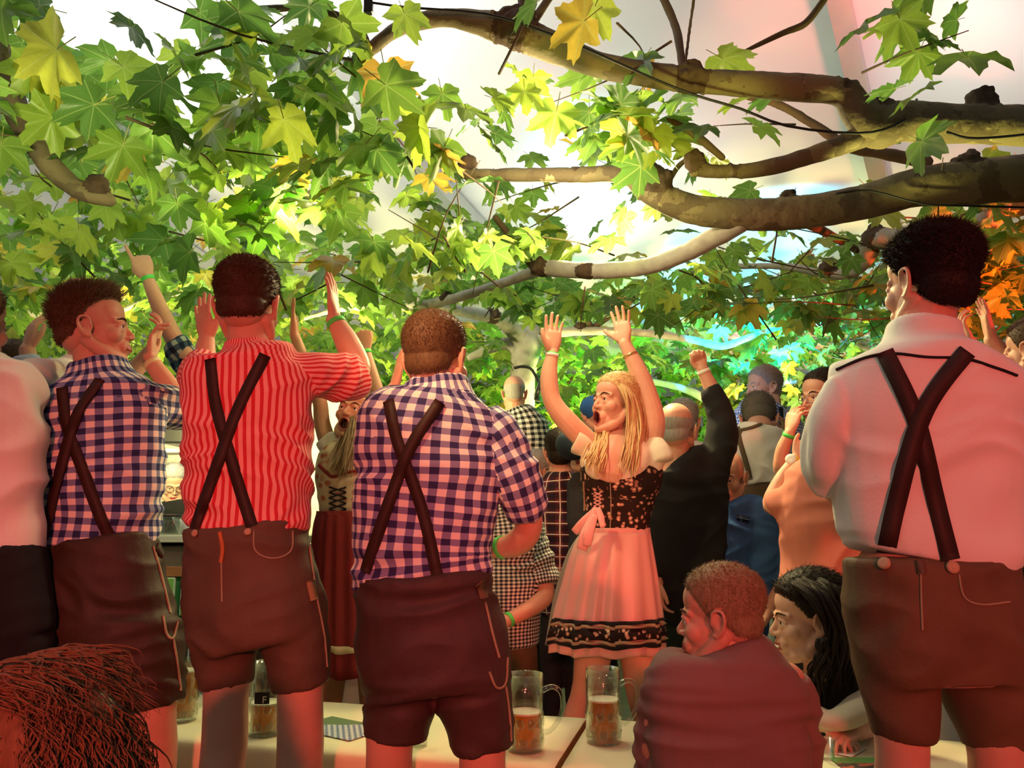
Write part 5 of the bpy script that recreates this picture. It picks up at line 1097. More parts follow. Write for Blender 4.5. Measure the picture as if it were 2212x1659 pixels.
# salmon shirt
Y = 3.45
p = figure('person in a salmon shirt with a white-faced watch, half hidden by the tall man', Y, dict(kind='man', cx=1880, cy=950, Y=Y, yaw=-20, s=1.08, style='short', mat=dark_h, nst=400), (1875, 980, Y, 32, 1860, 1050, Y, 36),
    [(1810, 1910, 1040), (1730, 1950, 1052), (1688, 1960, 1085), (1690, 1950, 1160), (1695, 1945, 1230), (1688, 1950, 1290)], salmon, base=0.45,
    arms=[dict(j=[(1722, 1090, Y, .052), (1668, 1092, Y + .08, .042), (1688, 1040, Y + .1, .038), (1722, 990, Y + .1, .028)], h=((1775, 925, Y + .1), (-0.3, 0.9, 0), 1, 'relax'), b=[(.08, plain('yellow_strap', (.6, .5, .1)), 'watch_strap')]), dict(j=[(1935, 1100, Y, .05), (1955, 1200, Y, .042), (1920, 1270, Y - .1, .03)], h=((1910, 1310, Y - .1), (-1, 0, 0), -1, 'relax'))],
    sleeves=[[(1728, 1085, Y, 34), (1692, 1088, Y + .04, 34), (1672, 1098, Y + .07, 30)], [(1935, 1100, Y, 34), (1950, 1150, Y, 32)]], seed=5, sc=(3, 3, 6), amp=.008)
q = P(1708, 992, Y + .04); b = MB(); b.rev([(.01, .008), (.021, .007), (.024, .003), (.024, 0)], 20, q, Vector((-0.5, -0.8, .2)).to_track_quat('Z', 'Y').to_matrix()); b.build('watch', plain('watch_face', (.85, .85, .8), .2), p.ob, smooth=True)
# glasses man
Y = 4.2
p = figure('dark-haired man with glasses holding his hands before his mouth', Y, dict(kind='man', cx=1778, cy=862, Y=Y, yaw=-112, s=1.3, style='short', mat=black_h, nst=1200, eyes=True), (1795, 890, Y, 34, 1800, 950, Y, 38),
    [(1755, 1850, 930), (1715, 1885, 955), (1705, 1890, 1000), (1715, 1885, 1100), (1720, 1880, 1200)], plain('navy_cotton', (.012, .018, .035), .85), base=0.45,
    arms=[dict(j=[(1730, 990, Y, .052), (1690, 1018, Y - .1, .042), (1690, 975, Y - .16, .036), (1706, 935, Y - .2, .028)], h=((1728, 850, Y - .22), (0.8, 0.4, 0), 1, 'cup', 1.1), b=[(.12, green_b)]), dict(j=[(1870, 990, Y, .05), (1850, 1040, Y - .1, .042), (1800, 960, Y - .24, .03)], h=((1752, 885, Y - .24), (-0.8, 0.4, 0), -1, 'fist'))],
    sleeves=[[(1735, 990, Y, 34), (1715, 1008, Y - .05, 32)], [(1868, 990, Y, 34), (1860, 1020, Y - .05, 32)]], seed=8)
M = head_matrix(p.head)
for s in (-1, 1):
    ring = [tuple(M @ Vector((s * .031 + .024 * math.cos(a), .099 - .35 * abs(s * .031 + .024 * math.cos(a)) , -.005 + .017 * math.sin(a)))) for a in np.linspace(0, 2 * math.pi, 17)]
    b = MB(); b.tube(ring, .0022, 6); b.tube([tuple(M @ Vector((s * .054, .080, -.002))), tuple(M @ Vector((s * .082, .03, 0))), tuple(M @ Vector((s * .086, -.01, 0)))], .002, 6); b.build('spectacles', plain('thin_metal', (.4, .38, .36), .3, metal=.8), p.ob, smooth=True)
# white shirt bent man
Y = 5.0
p = figure('man in a white shirt with tan suspenders bending his grey-brown head away', Y, dict(kind='man', cx=1640, cy=908, Y=Y + .1, yaw=20, pitch=-40, s=1.35, style='full', mat=hairmat('grey_brown_hair', (.05, .04, .035), (.2, .17, .14)), nst=1200), (1640, 925, Y, 30, 1640, 960, Y, 36),
    [(1600, 1690, 922), (1578, 1705, 945), (1566, 1712, 985), (1572, 1712, 1020), (1585, 1705, 1045)], white_c, base=0.45,
    arms=[dict(j=[(1690, 975, Y, .05), (1722, 1010, Y + .05, .042), (1700, 940, Y + .2, .03)], h=((1690, 900, Y + .2), (-1, 0, 0), -1, 'relax')), dict(j=[(1585, 975, Y, .05), (1575, 1030, Y + .1, .042), (1590, 1050, Y + .2, .03)], h=((1600, 1080, Y + .2), (1, 0, 0), 1, 'relax'))],
    sleeves=[[(1685, 975, Y, 26), (1712, 1010, Y + .05, 24)], [(1590, 975, Y, 26), (1575, 1030, Y + .05, 24)]], pmat=leather2)
tanm = plain('tan_strap', (.12, .09, .05), .6); p.strap('shirt', [(1594, 924), (1600, 960), (1612, 1000), (1620, 1035)], .03, tanm); p.strap('shirt', [(1600, 930), (1586, 960), (1578, 990)], .03, tanm); p.strap('shirt', [(1598, 930), (1620, 925), (1645, 916)], .02, tanm)
# blue checked smiling man
Y = 6.2
p = figure('grey-haired man in a blue check shirt smiling to the left', Y, dict(kind='smile', cx=1648, cy=838, Y=Y, yaw=-105, s=1.4, style='full', mat=grey_h, nst=1400, strand=.02, eyes=True), (1660, 865, Y, 26, 1662, 900, Y, 30),
    [(1628, 1700, 874), (1590, 1725, 892), (1578, 1735, 930), (1582, 1730, 1000), (1585, 1725, 1050)], sky_g, base=0.45, tone=0,
    arms=[dict(j=[(1592, 920, Y, .05), (1578, 1000, Y, .042), (1600, 1050, Y - .1, .03)], h=((1610, 1080, Y - .1), (1, 0, 0), 1, 'relax')), dict(j=[(1720, 920, Y, .05), (1735, 1000, Y, .042), (1710, 1050, Y - .1, .03)], h=((1700, 1080, Y - .1), (-1, 0, 0), -1, 'relax'))],
    sleeves=[[(1598, 915, Y, 20), (1578, 990, Y, 18)], [(1716, 915, Y, 20), (1735, 990, Y, 18)]])
p.strap('shirt', [(1686, 880), (1688, 920), (1690, 960)], .035, black_c)
# bald man gingham
Y = 6.6
p = figure('bald man in a black and white gingham shirt by the tree trunk', Y, dict(kind='man', cx=1111, cy=850, Y=Y, yaw=0, s=1.2, style='fringe', mat=grey_h, nst=500, strand=.004, thick=.001, top=0), (1111, 870, Y, 20, 1112, 900, Y, 22),
    [(1084, 1140, 884), (1070, 1165, 900), (1056, 1186, 925), (1058, 1190, 970), (1062, 1186, 1040), (1065, 1180, 1100)], blk_g, base=0.6,
    arms=[dict(j=[(1070, 940, Y, .055), (1055, 1010, Y, .045), (1070, 1060, Y + .1, .03)], h=((1080, 1080, Y + .1), (1, 0, 0), 1, 'relax')), dict(j=[(1176, 940, Y, .055), (1192, 1010, Y, .045), (1176, 1060, Y + .1, .03)], h=((1170, 1080, Y + .1), (-1, 0, 0), -1, 'relax'))],
    sleeves=[[(1074, 935, Y, 20), (1056, 1005, Y, 18)], [(1172, 935, Y, 20), (1190, 1005, Y, 18)]])
# dark plaid man
Y = 4.5
p = figure('dark-haired man in a dark red plaid shirt behind the blonde woman', Y, dict(kind='man', cx=1212, cy=978, Y=Y, yaw=8, s=1.08, style='full', mat=black_h, nst=1400), (1212, 1000, Y, 26, 1212, 1040, Y, 30),
    [(1182, 1246, 1020), (1168, 1262, 1038), (1160, 1276, 1070), (1162, 1274, 1160), (1164, 1270, 1260), (1166, 1266, 1330)], plaid_m, base=0.0,
    arms=[dict(j=[(1172, 1080, Y, .05), (1160, 1180, Y, .042), (1180, 1260, Y + .1, .03)], h=((1186, 1290, Y + .1), (1, 0, 0), 1, 'relax')), dict(j=[(1262, 1080, Y, .05), (1275, 1180, Y, .042), (1255, 1260, Y + .1, .03)], h=((1250, 1290, Y + .1), (-1, 0, 0), -1, 'relax'))],
    sleeves=[[(1178, 1072, Y, 26), (1162, 1170, Y, 22)], [(1258, 1072, Y, 26), (1274, 1170, Y, 22)]])
# dark hat man
Y = 4.3
p = figure('person in a dark round hat between the plaid man and the blonde woman', Y, dict(kind='man', cx=1262, cy=975, Y=Y, yaw=-160, s=1.0, style='full', mat=black_h, nst=300), (1262, 1000, Y, 22, 1264, 1040, Y, 26),
    [(1240, 1296, 1020), (1228, 1312, 1045), (1226, 1314, 1090), (1230, 1310, 1200), (1232, 1308, 1260)], plain('charcoal_cloth', (.03, .03, .035), .9), base=0.0,
    arms=[dict(j=[(1300, 1075, Y, .05), (1312, 1160, Y, .042), (1300, 1230, Y - .1, .03)], h=((1296, 1260, Y - .1), (-1, 0, 0), -1, 'relax'))], sleeves=[[(1298, 1070, Y, 22), (1312, 1150, Y, 20)]])
q = P(1240, 960, Y - .12); v, f = ell(q, (.10, .11, .085), n=24, m=14); hat = to_obj('hat', v, f, plain('hat_blue', (.015, .025, .04), .7), p.ob)
# grey head low
Y = 5.2
p = figure('grey-haired person whose head shows low behind the centre man', Y, dict(kind='man', cx=1152, cy=1020, Y=Y, yaw=-140, s=1.15, style='full', mat=grey_h, nst=900, eyes=True), (1152, 1040, Y, 24, 1150, 1075, Y, 28),
    [(1120, 1182, 1062), (1104, 1198, 1082), (1100, 1202, 1130), (1104, 1198, 1240)], plain('slate_cloth', (.1, .12, .15), .85), base=0.0,
    arms=[dict(j=[(1108, 1110, Y, .05), (1096, 1190, Y, .042), (1110, 1250, Y, .03)], h=((1114, 1280, Y), (1, 0, 0), 1, 'relax'))], sleeves=[[(1112, 1105, Y, 20), (1097, 1180, Y, 18)]])
# small check man
Y = 3.15; Y = 3.9
p = figure('man in a fine black and white check shirt with a green wristband, head hidden', Y, dict(kind='man', cx=1052, cy=1030, Y=Y, yaw=-20, pitch=-10, s=1.05, style='short', mat=dark_h, nst=300), (1058, 1060, Y, 26, 1066, 1100, Y, 30),
    [(1030, 1112, 1080), (1000, 1150, 1105), (985, 1176, 1150), (990, 1172, 1240), (1000, 1165, 1340), (1008, 1162, 1395)], fine_g, base=0.0,
    arms=[dict(j=[(1150, 1170, Y, .052), (1178, 1270, Y - .04, .044), (1160, 1305, Y - .1, .042), (1092, 1342, Y - .2, .030)], h=((1045, 1370, Y - .24), (0, 0.4, -1), 1, 'relax'), b=[(.10, green_b)]), dict(j=[(1000, 1170, Y, .05), (985, 1270, Y - .05, .042), (1010, 1330, Y - .15, .03)], h=((1030, 1360, Y - .2), (1, 0, 0), -1, 'relax'))],
    sleeves=[[(1145, 1165, Y, 34), (1170, 1225, Y - .02, 34), (1178, 1262, Y - .04, 30)], [(1006, 1165, Y, 32), (988, 1240, Y - .03, 28)]], pmat=leather2)
# blue cap
Y = 5.0
p = figure('person in a bright blue cap mostly hidden by the shouting face of the blonde woman', Y, dict(kind='man', cx=1288, cy=895, Y=Y, yaw=150, s=1.05), (1288, 920, Y, 20, 1288, 950, Y, 24),
    [(1262, 1318, 945), (1248, 1330, 962), (1244, 1334, 1000), (1248, 1330, 1120)], plain('beige_top', (.6, .5, .36), .85), base=0.45, arms=[dict(j=[(1255, 985, Y, .048), (1248, 1050, Y, .04), (1260, 1110, Y, .03)], h=((1264, 1140, Y), (1, 0, 0), 1, 'relax'))], sleeves=[[(1258, 980, Y, 18), (1249, 1040, Y, 17)]])
q = P(1286, 882, Y); v, f = ell(q, (.10, .11, .085), n=24, m=14); to_obj('cap', v, f, plain('cap_blue', (.03, .14, .45), .7), p.ob)
# grey hair and white collar behind the bald head
Y = 5.6
p = figure('grey-haired person in a white top behind the bald man in black', Y, dict(kind='man', cx=1478, cy=912, Y=Y, yaw=20, s=1.3, style='full', mat=grey_h, nst=900), (1480, 935, Y, 24, 1484, 965, Y, 28),
    [(1455, 1530, 955), (1440, 1545, 975), (1438, 1548, 1010), (1442, 1545, 1120)], plain('pale_grey_cloth', (.6, .62, .62), .85), base=0.45, arms=[dict(j=[(1536, 1000, Y, .048), (1546, 1070, Y, .04), (1535, 1120, Y, .03)], h=((1530, 1150, Y), (-1, 0, 0), -1, 'relax'))], sleeves=[[(1534, 995, Y, 18), (1546, 1060, Y, 17)]])
# red-lit person right with raised hands
Y = 2.9
p = figure('person at the right edge raising red-lit hands beside the tall man', Y, dict(kind='man', cx=2232, cy=760, Y=Y, yaw=-30, s=1.05, style='short', mat=dark_h, nst=500), (2232, 790, Y, 34, 2232, 850, Y, 38),
    [(2195, 2275, 835), (2150, 2320, 865), (2140, 2330, 920), (2145, 2325, 1080), (2150, 2320, 1200)], white_c, base=0.45,
    arms=[dict(j=[(2172, 900, Y, .048), (2195, 845, Y + .05, .042), (2165, 770, Y + .1, .036), (2142, 735, Y + .1, .029)], h=((2118, 640, Y + .1), (-1, 0.2, 0), 1, 'open')), dict(j=[(2310, 900, Y, .048), (2220, 880, Y + .15, .042), (2140, 790, Y + .25, .036), (2100, 745, Y + .28, .029)], h=((2068, 690, Y + .3), (1, -0.3, 0), 1, 'relax'))],
    sleeves=[[(2175, 895, Y, 32), (2196, 850, Y + .05, 28)], [(2305, 895, Y, 32), (2240, 880, Y + .1, 28)]])
Y = 3.3
p = figure('long-haired woman in a white blouse cut by the right edge', Y, dict(kind='smile', cx=2232, cy=1080, Y=Y, yaw=-60, s=1.0, style='full', mat=auburn_h, nst=500), (2232, 1105, Y, 26, 2234, 1150, Y, 30),
    [(2200, 2270, 1135), (2184, 2290, 1160), (2176, 2296, 1210), (2186, 2290, 1290), (2190, 2286, 1340)], white_c, base=0.0,
    arms=[dict(j=[(2190, 1200, Y, .045), (2178, 1290, Y, .038), (2200, 1350, Y - .1, .028)], h=((2206, 1390, Y - .1), (1, 0, 0), 1, 'relax'))], sleeves=[[(2194, 1195, Y, 24), (2180, 1260, Y, 22)]])
locks([g([(2215, 1040, Y - .08), (2196, 1090, Y - .12), (2192, 1160, Y - .14), (2198, 1260, Y - .15)]), g([(2225, 1035, Y - .08), (2212, 1090, Y - .14), (2210, 1170, Y - .16), (2212, 1280, Y - .16)])], 70, .007, auburn_h, p.ob, 31, .012, .01)
# barman
Y = 6.35
p = figure('grey-haired barman in round glasses and a black top looking down behind the bar', Y, dict(kind='man', cx=375, cy=1046, Y=Y, yaw=150, pitch=-22, s=1.2, style='full', mat=grey_h, nst=700, eyes=True), (375, 1062, Y, 18, 378, 1090, Y, 22),
    [(352, 410, 1080), (340, 424, 1092), (336, 428, 1120), (338, 426, 1240)], black_c, base=0.2, tone=0, arms=[dict(j=[(346, 1110, Y, .048), (336, 1180, Y, .04), (352, 1200, Y - .15, .03)], h=((365, 1205, Y - .22), (0, 0, -1), 1, 'relax')), dict(j=[(420, 1110, Y, .048), (430, 1180, Y, .04), (412, 1200, Y - .15, .03)], h=((400, 1205, Y - .22), (0, 0, -1), -1, 'relax'))],
    sleeves=[[(348, 1108, Y, 15), (337, 1170, Y, 14)], [(418, 1108, Y, 15), (429, 1170, Y, 14)]])
M = head_matrix(p.head)
for s in (-1, 1):
    ring = [tuple(M @ Vector((s * .031 + .024 * math.cos(a), .100 - .35 * abs(s * .031 + .024 * math.cos(a)), -.005 + .02 * math.sin(a)))) for a in np.linspace(0, 2 * math.pi, 15)]
    b = MB(); b.tube(ring, .0022, 6); b.build('spectacles', black_c, p.ob, smooth=True)
# ---------------------------------------------------------------- plane trees
bk_, nt, bs = new_mat('plane_bark'); tc = N(nt, 'ShaderNodeTexCoord')
vo = N(nt, 'ShaderNodeTexVoronoi'); vo.inputs['Scale'].default_value = 9; nz = N(nt, 'ShaderNodeTexNoise'); nz.inputs['Scale'].default_value = 14; nz.inputs['Detail'].default_value = 5
wv = N(nt, 'ShaderNodeVectorMath', operation='MULTIPLY_ADD'); nt.links.new(nz.outputs['Color'], wv.inputs[0]); wv.inputs[1].default_value = (.18, .18, .18); nt.links.new(tc.outputs['Object'], wv.inputs[2]); nt.links.new(wv.outputs[0], vo.inputs['Vector'])
nt.links.new(tc.outputs['Object'], nz.inputs['Vector'])
r = N(nt, 'ShaderNodeValToRGB'); r.color_ramp.interpolation = 'CONSTANT'; e = r.color_ramp.elements; e[0].color = (.09, .065, .035, 1); e[1].position = .38; e[1].color = (.18, .145, .075, 1); q = e.new(.68); q.color = (.125, .10, .055, 1); q = e.new(.88); q.color = (.32, .28, .15, 1)
nt.links.new(vo.outputs['Color'], r.inputs[0]); nt.links.new(mixc(nt, mth(nt, 'MULTIPLY', nz.outputs[0], .5), r.outputs[0], (.12, .09, .05)), bs.inputs['Base Color']); bs.inputs['Roughness'].default_value = .8
bump(nt, bs, 45, .6, .006); bark = bk_
grey_bark = plain('grey_bark', (.36, .34, .30), .8, .35, 14, .6); twig_m = plain('twig_bark', (.10, .07, .04), .8); knot_m = plain('knot_bark', (.07, .045, .03), .95, .5, 40, 1)
# leaf shader: green blade lit through from behind, pale veins
lm, nt, bs = new_mat('plane_leaf'); out = nt.nodes['Material Output']
at = N(nt, 'ShaderNodeAttribute', attribute_name='tone'); oi = N(nt, 'ShaderNodeObjectInfo'); tone = mth(nt, 'FRACT', mth(nt, 'ADD', at.outputs['Fac'], oi.outputs['Random']))
r = N(nt, 'ShaderNodeValToRGB'); e = r.color_ramp.elements; e[0].color = (.07, .16, .035, 1); e[1].position = .93; e[1].color = (.34, .42, .05, 1)
for ps, cl in ((.35, (.11, .23, .035)), (.62, (.18, .30, .04)), (.80, (.26, .37, .045)), (.965, (.50, .38, .05)), (.99, (.38, .18, .04))):
    q = e.new(ps); q.color = (*cl, 1)
nt.links.new(tone, r.inputs[0])
uv = N(nt, 'ShaderNodeUVMap'); sp = N(nt, 'ShaderNodeSeparateXYZ'); nt.links.new(uv.outputs[0], sp.inputs[0])
ang = mth(nt, 'ARCTAN2', sp.outputs[0], sp.outputs[1]); rad = mth(nt, 'SQRT', mth(nt, 'ADD', mth(nt, 'POWER', sp.outputs[0], 2), mth(nt, 'POWER', sp.outputs[1], 2)))
st = 0.90; k = mth(nt, 'ABSOLUTE', mth(nt, 'SUBTRACT', mth(nt, 'FRACT', mth(nt, 'ADD', mth(nt, 'DIVIDE', ang, st), 10.5)), .5)); vein = mth(nt, 'LESS_THAN', mth(nt, 'MULTIPLY', mth(nt, 'MULTIPLY', k, st), rad), .012)
sv = mth(nt, 'LESS_THAN', mth(nt, 'FRACT', mth(nt, 'ADD', mth(nt, 'MULTIPLY', rad, 9), mth(nt, 'MULTIPLY', k, 5))), .10)
nz = N(nt, 'ShaderNodeTexNoise'); nz.inputs['Scale'].default_value = 9; nt.links.new(uv.outputs[0], nz.inputs['Vector'])
c0 = mixc(nt, mth(nt, 'MULTIPLY', nz.outputs[0], .35), r.outputs[0], (.05, .10, .01)); c1 = mixc(nt, mth(nt, 'MULTIPLY', sv, .14), c0, (.30, .40, .12)); col = mixc(nt, mth(nt, 'MULTIPLY', vein, .4), c1, (.36, .44, .15))
bs.inputs['Roughness'].default_value = .42; bs.inputs['Specular IOR Level'].default_value = .45; nt.links.new(col, bs.inputs['Base Color'])
tr = N(nt, 'ShaderNodeBsdfTranslucent'); hs = N(nt, 'ShaderNodeHueSaturation'); hs.inputs['Value'].default_value = 2.3; hs.inputs['Saturation'].default_value = 1.0; nt.links.new(col, hs.inputs['Color']); nt.links.new(hs.outputs[0], tr.inputs[0])
mx = N(nt, 'ShaderNodeMixShader'); mx.inputs[0].default_value = .48; nt.links.new(bs.outputs[0], mx.inputs[1]); nt.links.new(tr.outputs[0], mx.inputs[2]); nt.links.new(mx.outputs[0], out.inputs[0])
HALF = [(0, 1.0), (6, .84), (11, .87), (17, .68), (24, .62), (30, .55), (37, .67), (42, .80), (46, .78), (51, .95), (56, .78), (62, .76), (70, .60), (78, .50), (88, .58), (97, .64), (104, .72), (112, .55), (130, .46), (150, .36), (170, .14)]
def leaf_geo(seed):
    rg = np.random.default_rng(seed); pts = [(a + rg.normal(0, 1.2), r_ * rg.uniform(.93, 1.06)) for a, r_ in HALF] + [(360 - a + rg.normal(0, 1.2), r_ * rg.uniform(.93, 1.06)) for a, r_ in HALF[:0:-1]]
    V = [(0, 0, 0)]; n = len(pts); lob = (0, 51.5, 104, 256, 308.5)
    for ring, f in ((0, .5), (1, 1.0)):
        for a, r_ in pts:
            x, y = math.sin(math.radians(a)) * r_ * f, math.cos(math.radians(a)) * r_ * f
            dl = min(abs((a - l + 180) % 360 - 180) for l in lob); z = .10 * f * min(1, dl / 26) * (1 if ring else .8) - (.16 + .1 * rg.random()) * (r_ * f) ** 2 + (rg.normal(0, .02) if ring else 0)
            V.append((x, y, z))
    Fc = [(0, 1 + i, 1 + (i + 1) % n) for i in range(n)] + [(1 + i, 1 + n + i, 1 + n + (i + 1) % n, 1 + (i + 1) % n) for i in range(n)]
    o = len(V); V += [(.012, 0, .0), (-.012, 0, 0), (0, .0, -.016), (.012, -.5, .10), (-.012, -.5, .10), (0, -.5, .085)]; st_ = [(o, o + 1, o + 4, o + 3), (o + 1, o + 2, o + 5, o + 4), (o + 2, o, o + 3, o + 5)]
    return np.array(V) * np.array([.60, .62, .6]), Fc + st_, len(Fc)
GEO = [leaf_geo(i) for i in range(5)]
petiole = plain('petiole', (.32, .34, .10), .6)
LEAFM = []
for V, Fc, nb in GEO:
    me = bpy.data.meshes.new('leaf'); me.from_pydata(V.tolist(), [], Fc); u = me.uv_layers.new(name='UVMap')
    lv = np.array([V[l.vertex_index][:2] / .6 for l in me.loops], dtype=np.float32); u.data.foreach_set('uv', lv.ravel()); me.materials.append(lm); me.materials.append(petiole)
    me.polygons.foreach_set('material_index', [0] * nb + [1] * (len(Fc) - nb)); me.polygons.foreach_set('use_smooth', [True] * len(Fc)); LEAFM.append(me)
def leaf_rot(rg, near):
    az = rg.uniform(0, 2 * math.pi); droop = rg.uniform(5, 55) if near else rg.uniform(0, 45); roll = rg.normal(0, 24)
    return Matrix.Rotation(az, 3, 'Z') @ Matrix.Rotation(-math.radians(droop), 3, 'X') @ Matrix.Rotation(math.radians(roll), 3, 'Y')
GRID = ["9889999546435455223540", "9999988777664545321110", "9999899868765665332212", "9999998866544444443345", "8888876723454443212378", "8888877788888777776899", "9999999999999999999999", "9999999999999999999999", "9999999999999999999999", "9999999999999999999999"]
rg = np.random.default_rng(11); LV = []   # (pos, R, scale, px, py)
for row in range(10):
    for c in range(-1, 23):
        dens = int(GRID[row][min(max(c, 0), 21)]) / 9.0
        if dens == 0: continue
        py = row * 100 + 50
        Yc = {0: 2.9, 1: 3.2, 2: 3.5, 3: 3.9, 4: 4.6, 5: 5.6, 6: 7.0, 7: 9.0, 8: 11.0, 9: 11.5}[row]
        A = (0.20 * F_PX / Yc) ** 2 * .30; lam = -math.log(1 - min(.93, dens * .93)); lam *= 1.0 if row < 6 else (.95 if row < 8 else .8)
        n = rg.poisson(lam * 1e4 / A)
        for _ in range(n):
            px = c * 100 + rg.uniform(0, 100); py = row * 100 + rg.uniform(0, 100)
            if row <= 6: zc = rg.uniform(2.75, 3.55) if row < 5 else rg.uniform(2.75, 3.7)
            else: zc = None
            d = ray(px, py)
            if zc is None:
                yy = rg.uniform(7.0, 10.5) if row == 7 else rg.uniform(9.5, 12.3); pos = P(px, py, yy)
            else:
                t = (zc - CAM_Z) / d.z; pos = Vector((d.x * t, d.y * t, zc))
                if pos.y > 11.5: pos = P(px, py, rg.uniform(7.5, 11.5))
            if pos.y < 2.1: continue
            LV.append((pos, px, py))
# a few hand-placed hanging bunches
for (px, py, Y, r_, n) in ((1390, 290, 3.0, 75, 26), (1330, 200, 3.1, 60, 12), (1960, 50, 2.9, 80, 9), (500, 420, 3.2, 110, 16), (680, 430, 3.3, 60, 5), (1180, 500, 4.6, 60, 8), (1560, 440, 3.6, 25, 3), (2120, 560, 4.2, 110, 40), (2060, 620, 4.4, 80, 20), (2160, 400, 3.9, 60, 10), (980, 480, 4.2, 70, 9), (830, 350, 3.3, 60, 6), (1340, 600, 5.0, 70, 9), (1490, 640, 5.5, 60, 9), (1230, 830, 6.3, 60, 10), (1600, 790, 6.5, 90, 14), (950, 330, 3.2, 50, 5)):
    for _ in range(n): LV.append((P(px + rg.normal(0, r_ * .6), py + rg.normal(0, r_ * .6), Y + rg.normal(0, .12)), px, py))
# keep the big limbs clear: no leaf hangs between them and the open aisle in front
CLEAR = [([(-60, 30), (0, 140), (40, 250), (95, 340), (180, 415), (235, 432)], 30, 3.05, .9), ([(860, 62), (1000, 42), (1110, 68), (1300, 142), (1560, 178), (1820, 200), (1895, 275), (2212, 272)], 50, 3.1, .75), ([(1010, 376), (1350, 378), (1480, 448), (1700, 462), (1980, 405), (2212, 385)], 46, 3.7, .8), ([(1600, 480), (1460, 555), (1280, 585), (1140, 592), (960, 650), (740, 668)], 26, 5.2, .8), ([(1500, 368), (1660, 362), (1890, 285)], 34, 3.1, .8), ([(1128, 880), (1130, 770), (1150, 725), (1250, 716), (1430, 722), (1600, 735)], 16, 7.95, .92), ([(1140, 742), (1070, 685), (980, 668)], 16, 7.95, .9)]
def blocks(pos, px, py):
    q = to_px(np.array([tuple(pos)])); x, y = q[0][0], q[1][0]
    for path, rr, Yb, pr in CLEAR:
        if pos.y > Yb: continue
        for (x0, y0), (x1, y1) in zip(path[:-1], path[1:]):
            t = max(0, min(1, ((x - x0) * (x1 - x0) + (y - y0) * (y1 - y0)) / ((x1 - x0) ** 2 + (y1 - y0) ** 2)))
            if math.hypot(x - x0 - t * (x1 - x0), y - y0 - t * (y1 - y0)) < rr + 20 and rg.random() < pr: return True
    return False
LV = [l for l in LV if not blocks(*l)]
# which tree a leaf belongs to, by where it hangs
def tree_of(pos, px, py):
    if pos.y > 6.3: return 3 if px < 600 else (2 if px < 1750 else 4)
    if px < 900: return 0
    if px > 1980 and py > 280: return 5
    return 1
TREES = ['plane tree at the left whose pale branch slants in over the man in blue gingham', 'plane tree at the right with the thick mottled branches overhead', 'plane tree with a grey forked trunk in the middle behind the crowd', 'plane tree far left beyond the raised hands', 'plane tree far right with blue and green lit leaves', 'plane tree at the right edge with red lit leaves']
TRUNK = [Vector((-3.6, 3.0, 0)), Vector((3.3, 3.1, 0)), Vector((P(1128, 800, 7.8).x, 7.8, 0)), Vector((-5.6, 9.6, 0)), Vector((3.1, 10.2, 0)), Vector((4.6, 5.2, 0))]
roots = []
for lab, tk in zip(TREES, TRUNK):
    o = bpy.data.objects.new('plane_tree', None); C.objects.link(o); o.location = tk; o['_org'] = list(tk); tag(o, lab, 'tree', 'plane trees under the tent roof'); roots.append(o)
def limb(ti, pts, name='branch', mat=bark, knots=(), vox=.011, rough=.010, world=False, sub=5):
    """pts (px,py,Y,r_px); knots (px,py,Y,r_px) burrs where the crown was cut back"""
    W = [(p[0], p[1], p[2], p[3]) for p in pts] if world else [(*P(p[0], p[1], p[2]), p[3] * mpp(p[0], p[1], p[2])) for p in pts]
    L = [loft(wtube(W, sub=sub), 14)]; rgk = np.random.default_rng(int(abs(W[0][0]) * 1000) % 9999)
    for kx in knots:
        c = P(*kx[:3]); R = kx[3] * mpp(*kx[:3]); L.append(ell(c, (R, R * .9, R * .8)))
        for _ in range(9):
            d = Vector(rgk.normal(0, 1, 3)).normalized(); L.append(ell(c + d * R * .75, (R * .38,) * 3, n=8, m=6))
    V, Q = union(L, vox, 2); V = folds(V, Q, rough * .35, (14, 14, 14), 3, False); 
    if knots:
        kc = np.array([tuple(P(*k_[:3])) for k_ in knots]); kr = np.array([k_[3] * mpp(*k_[:3]) for k_ in knots])
        cen = V[np.asarray(Q)].mean(1); d = (np.linalg.norm(cen[:, None] - kc[None], axis=2) / kr[None]).min(1); mi = (d < 1.25).astype(int)
        near_ = (np.linalg.norm(V[:, None] - kc[None], axis=2) / kr[None]).min(1) < 1.4
        Vn = folds(V, Q, .012, (38, 38, 38), 9, False); V[near_] = Vn[near_]
    else: mi = None
    return to_obj(name, V, Q, [mat, knot_m], roots[ti], mi=mi)
def trunk(ti, top, r0, r1, mat=bark, z1=None):
    t = TRUNK[ti]; return limb(ti, [(t.x, t.y, 0.02, r0 * 1.3), (t.x + .03, t.y, .5, r0), (t.x * .9 + top[0] * .1, t.y * .9 + top[1] * .1, 1.8, (r0 + r1) / 2), (*top, r1)], 'trunk', mat, world=True, vox=.02)
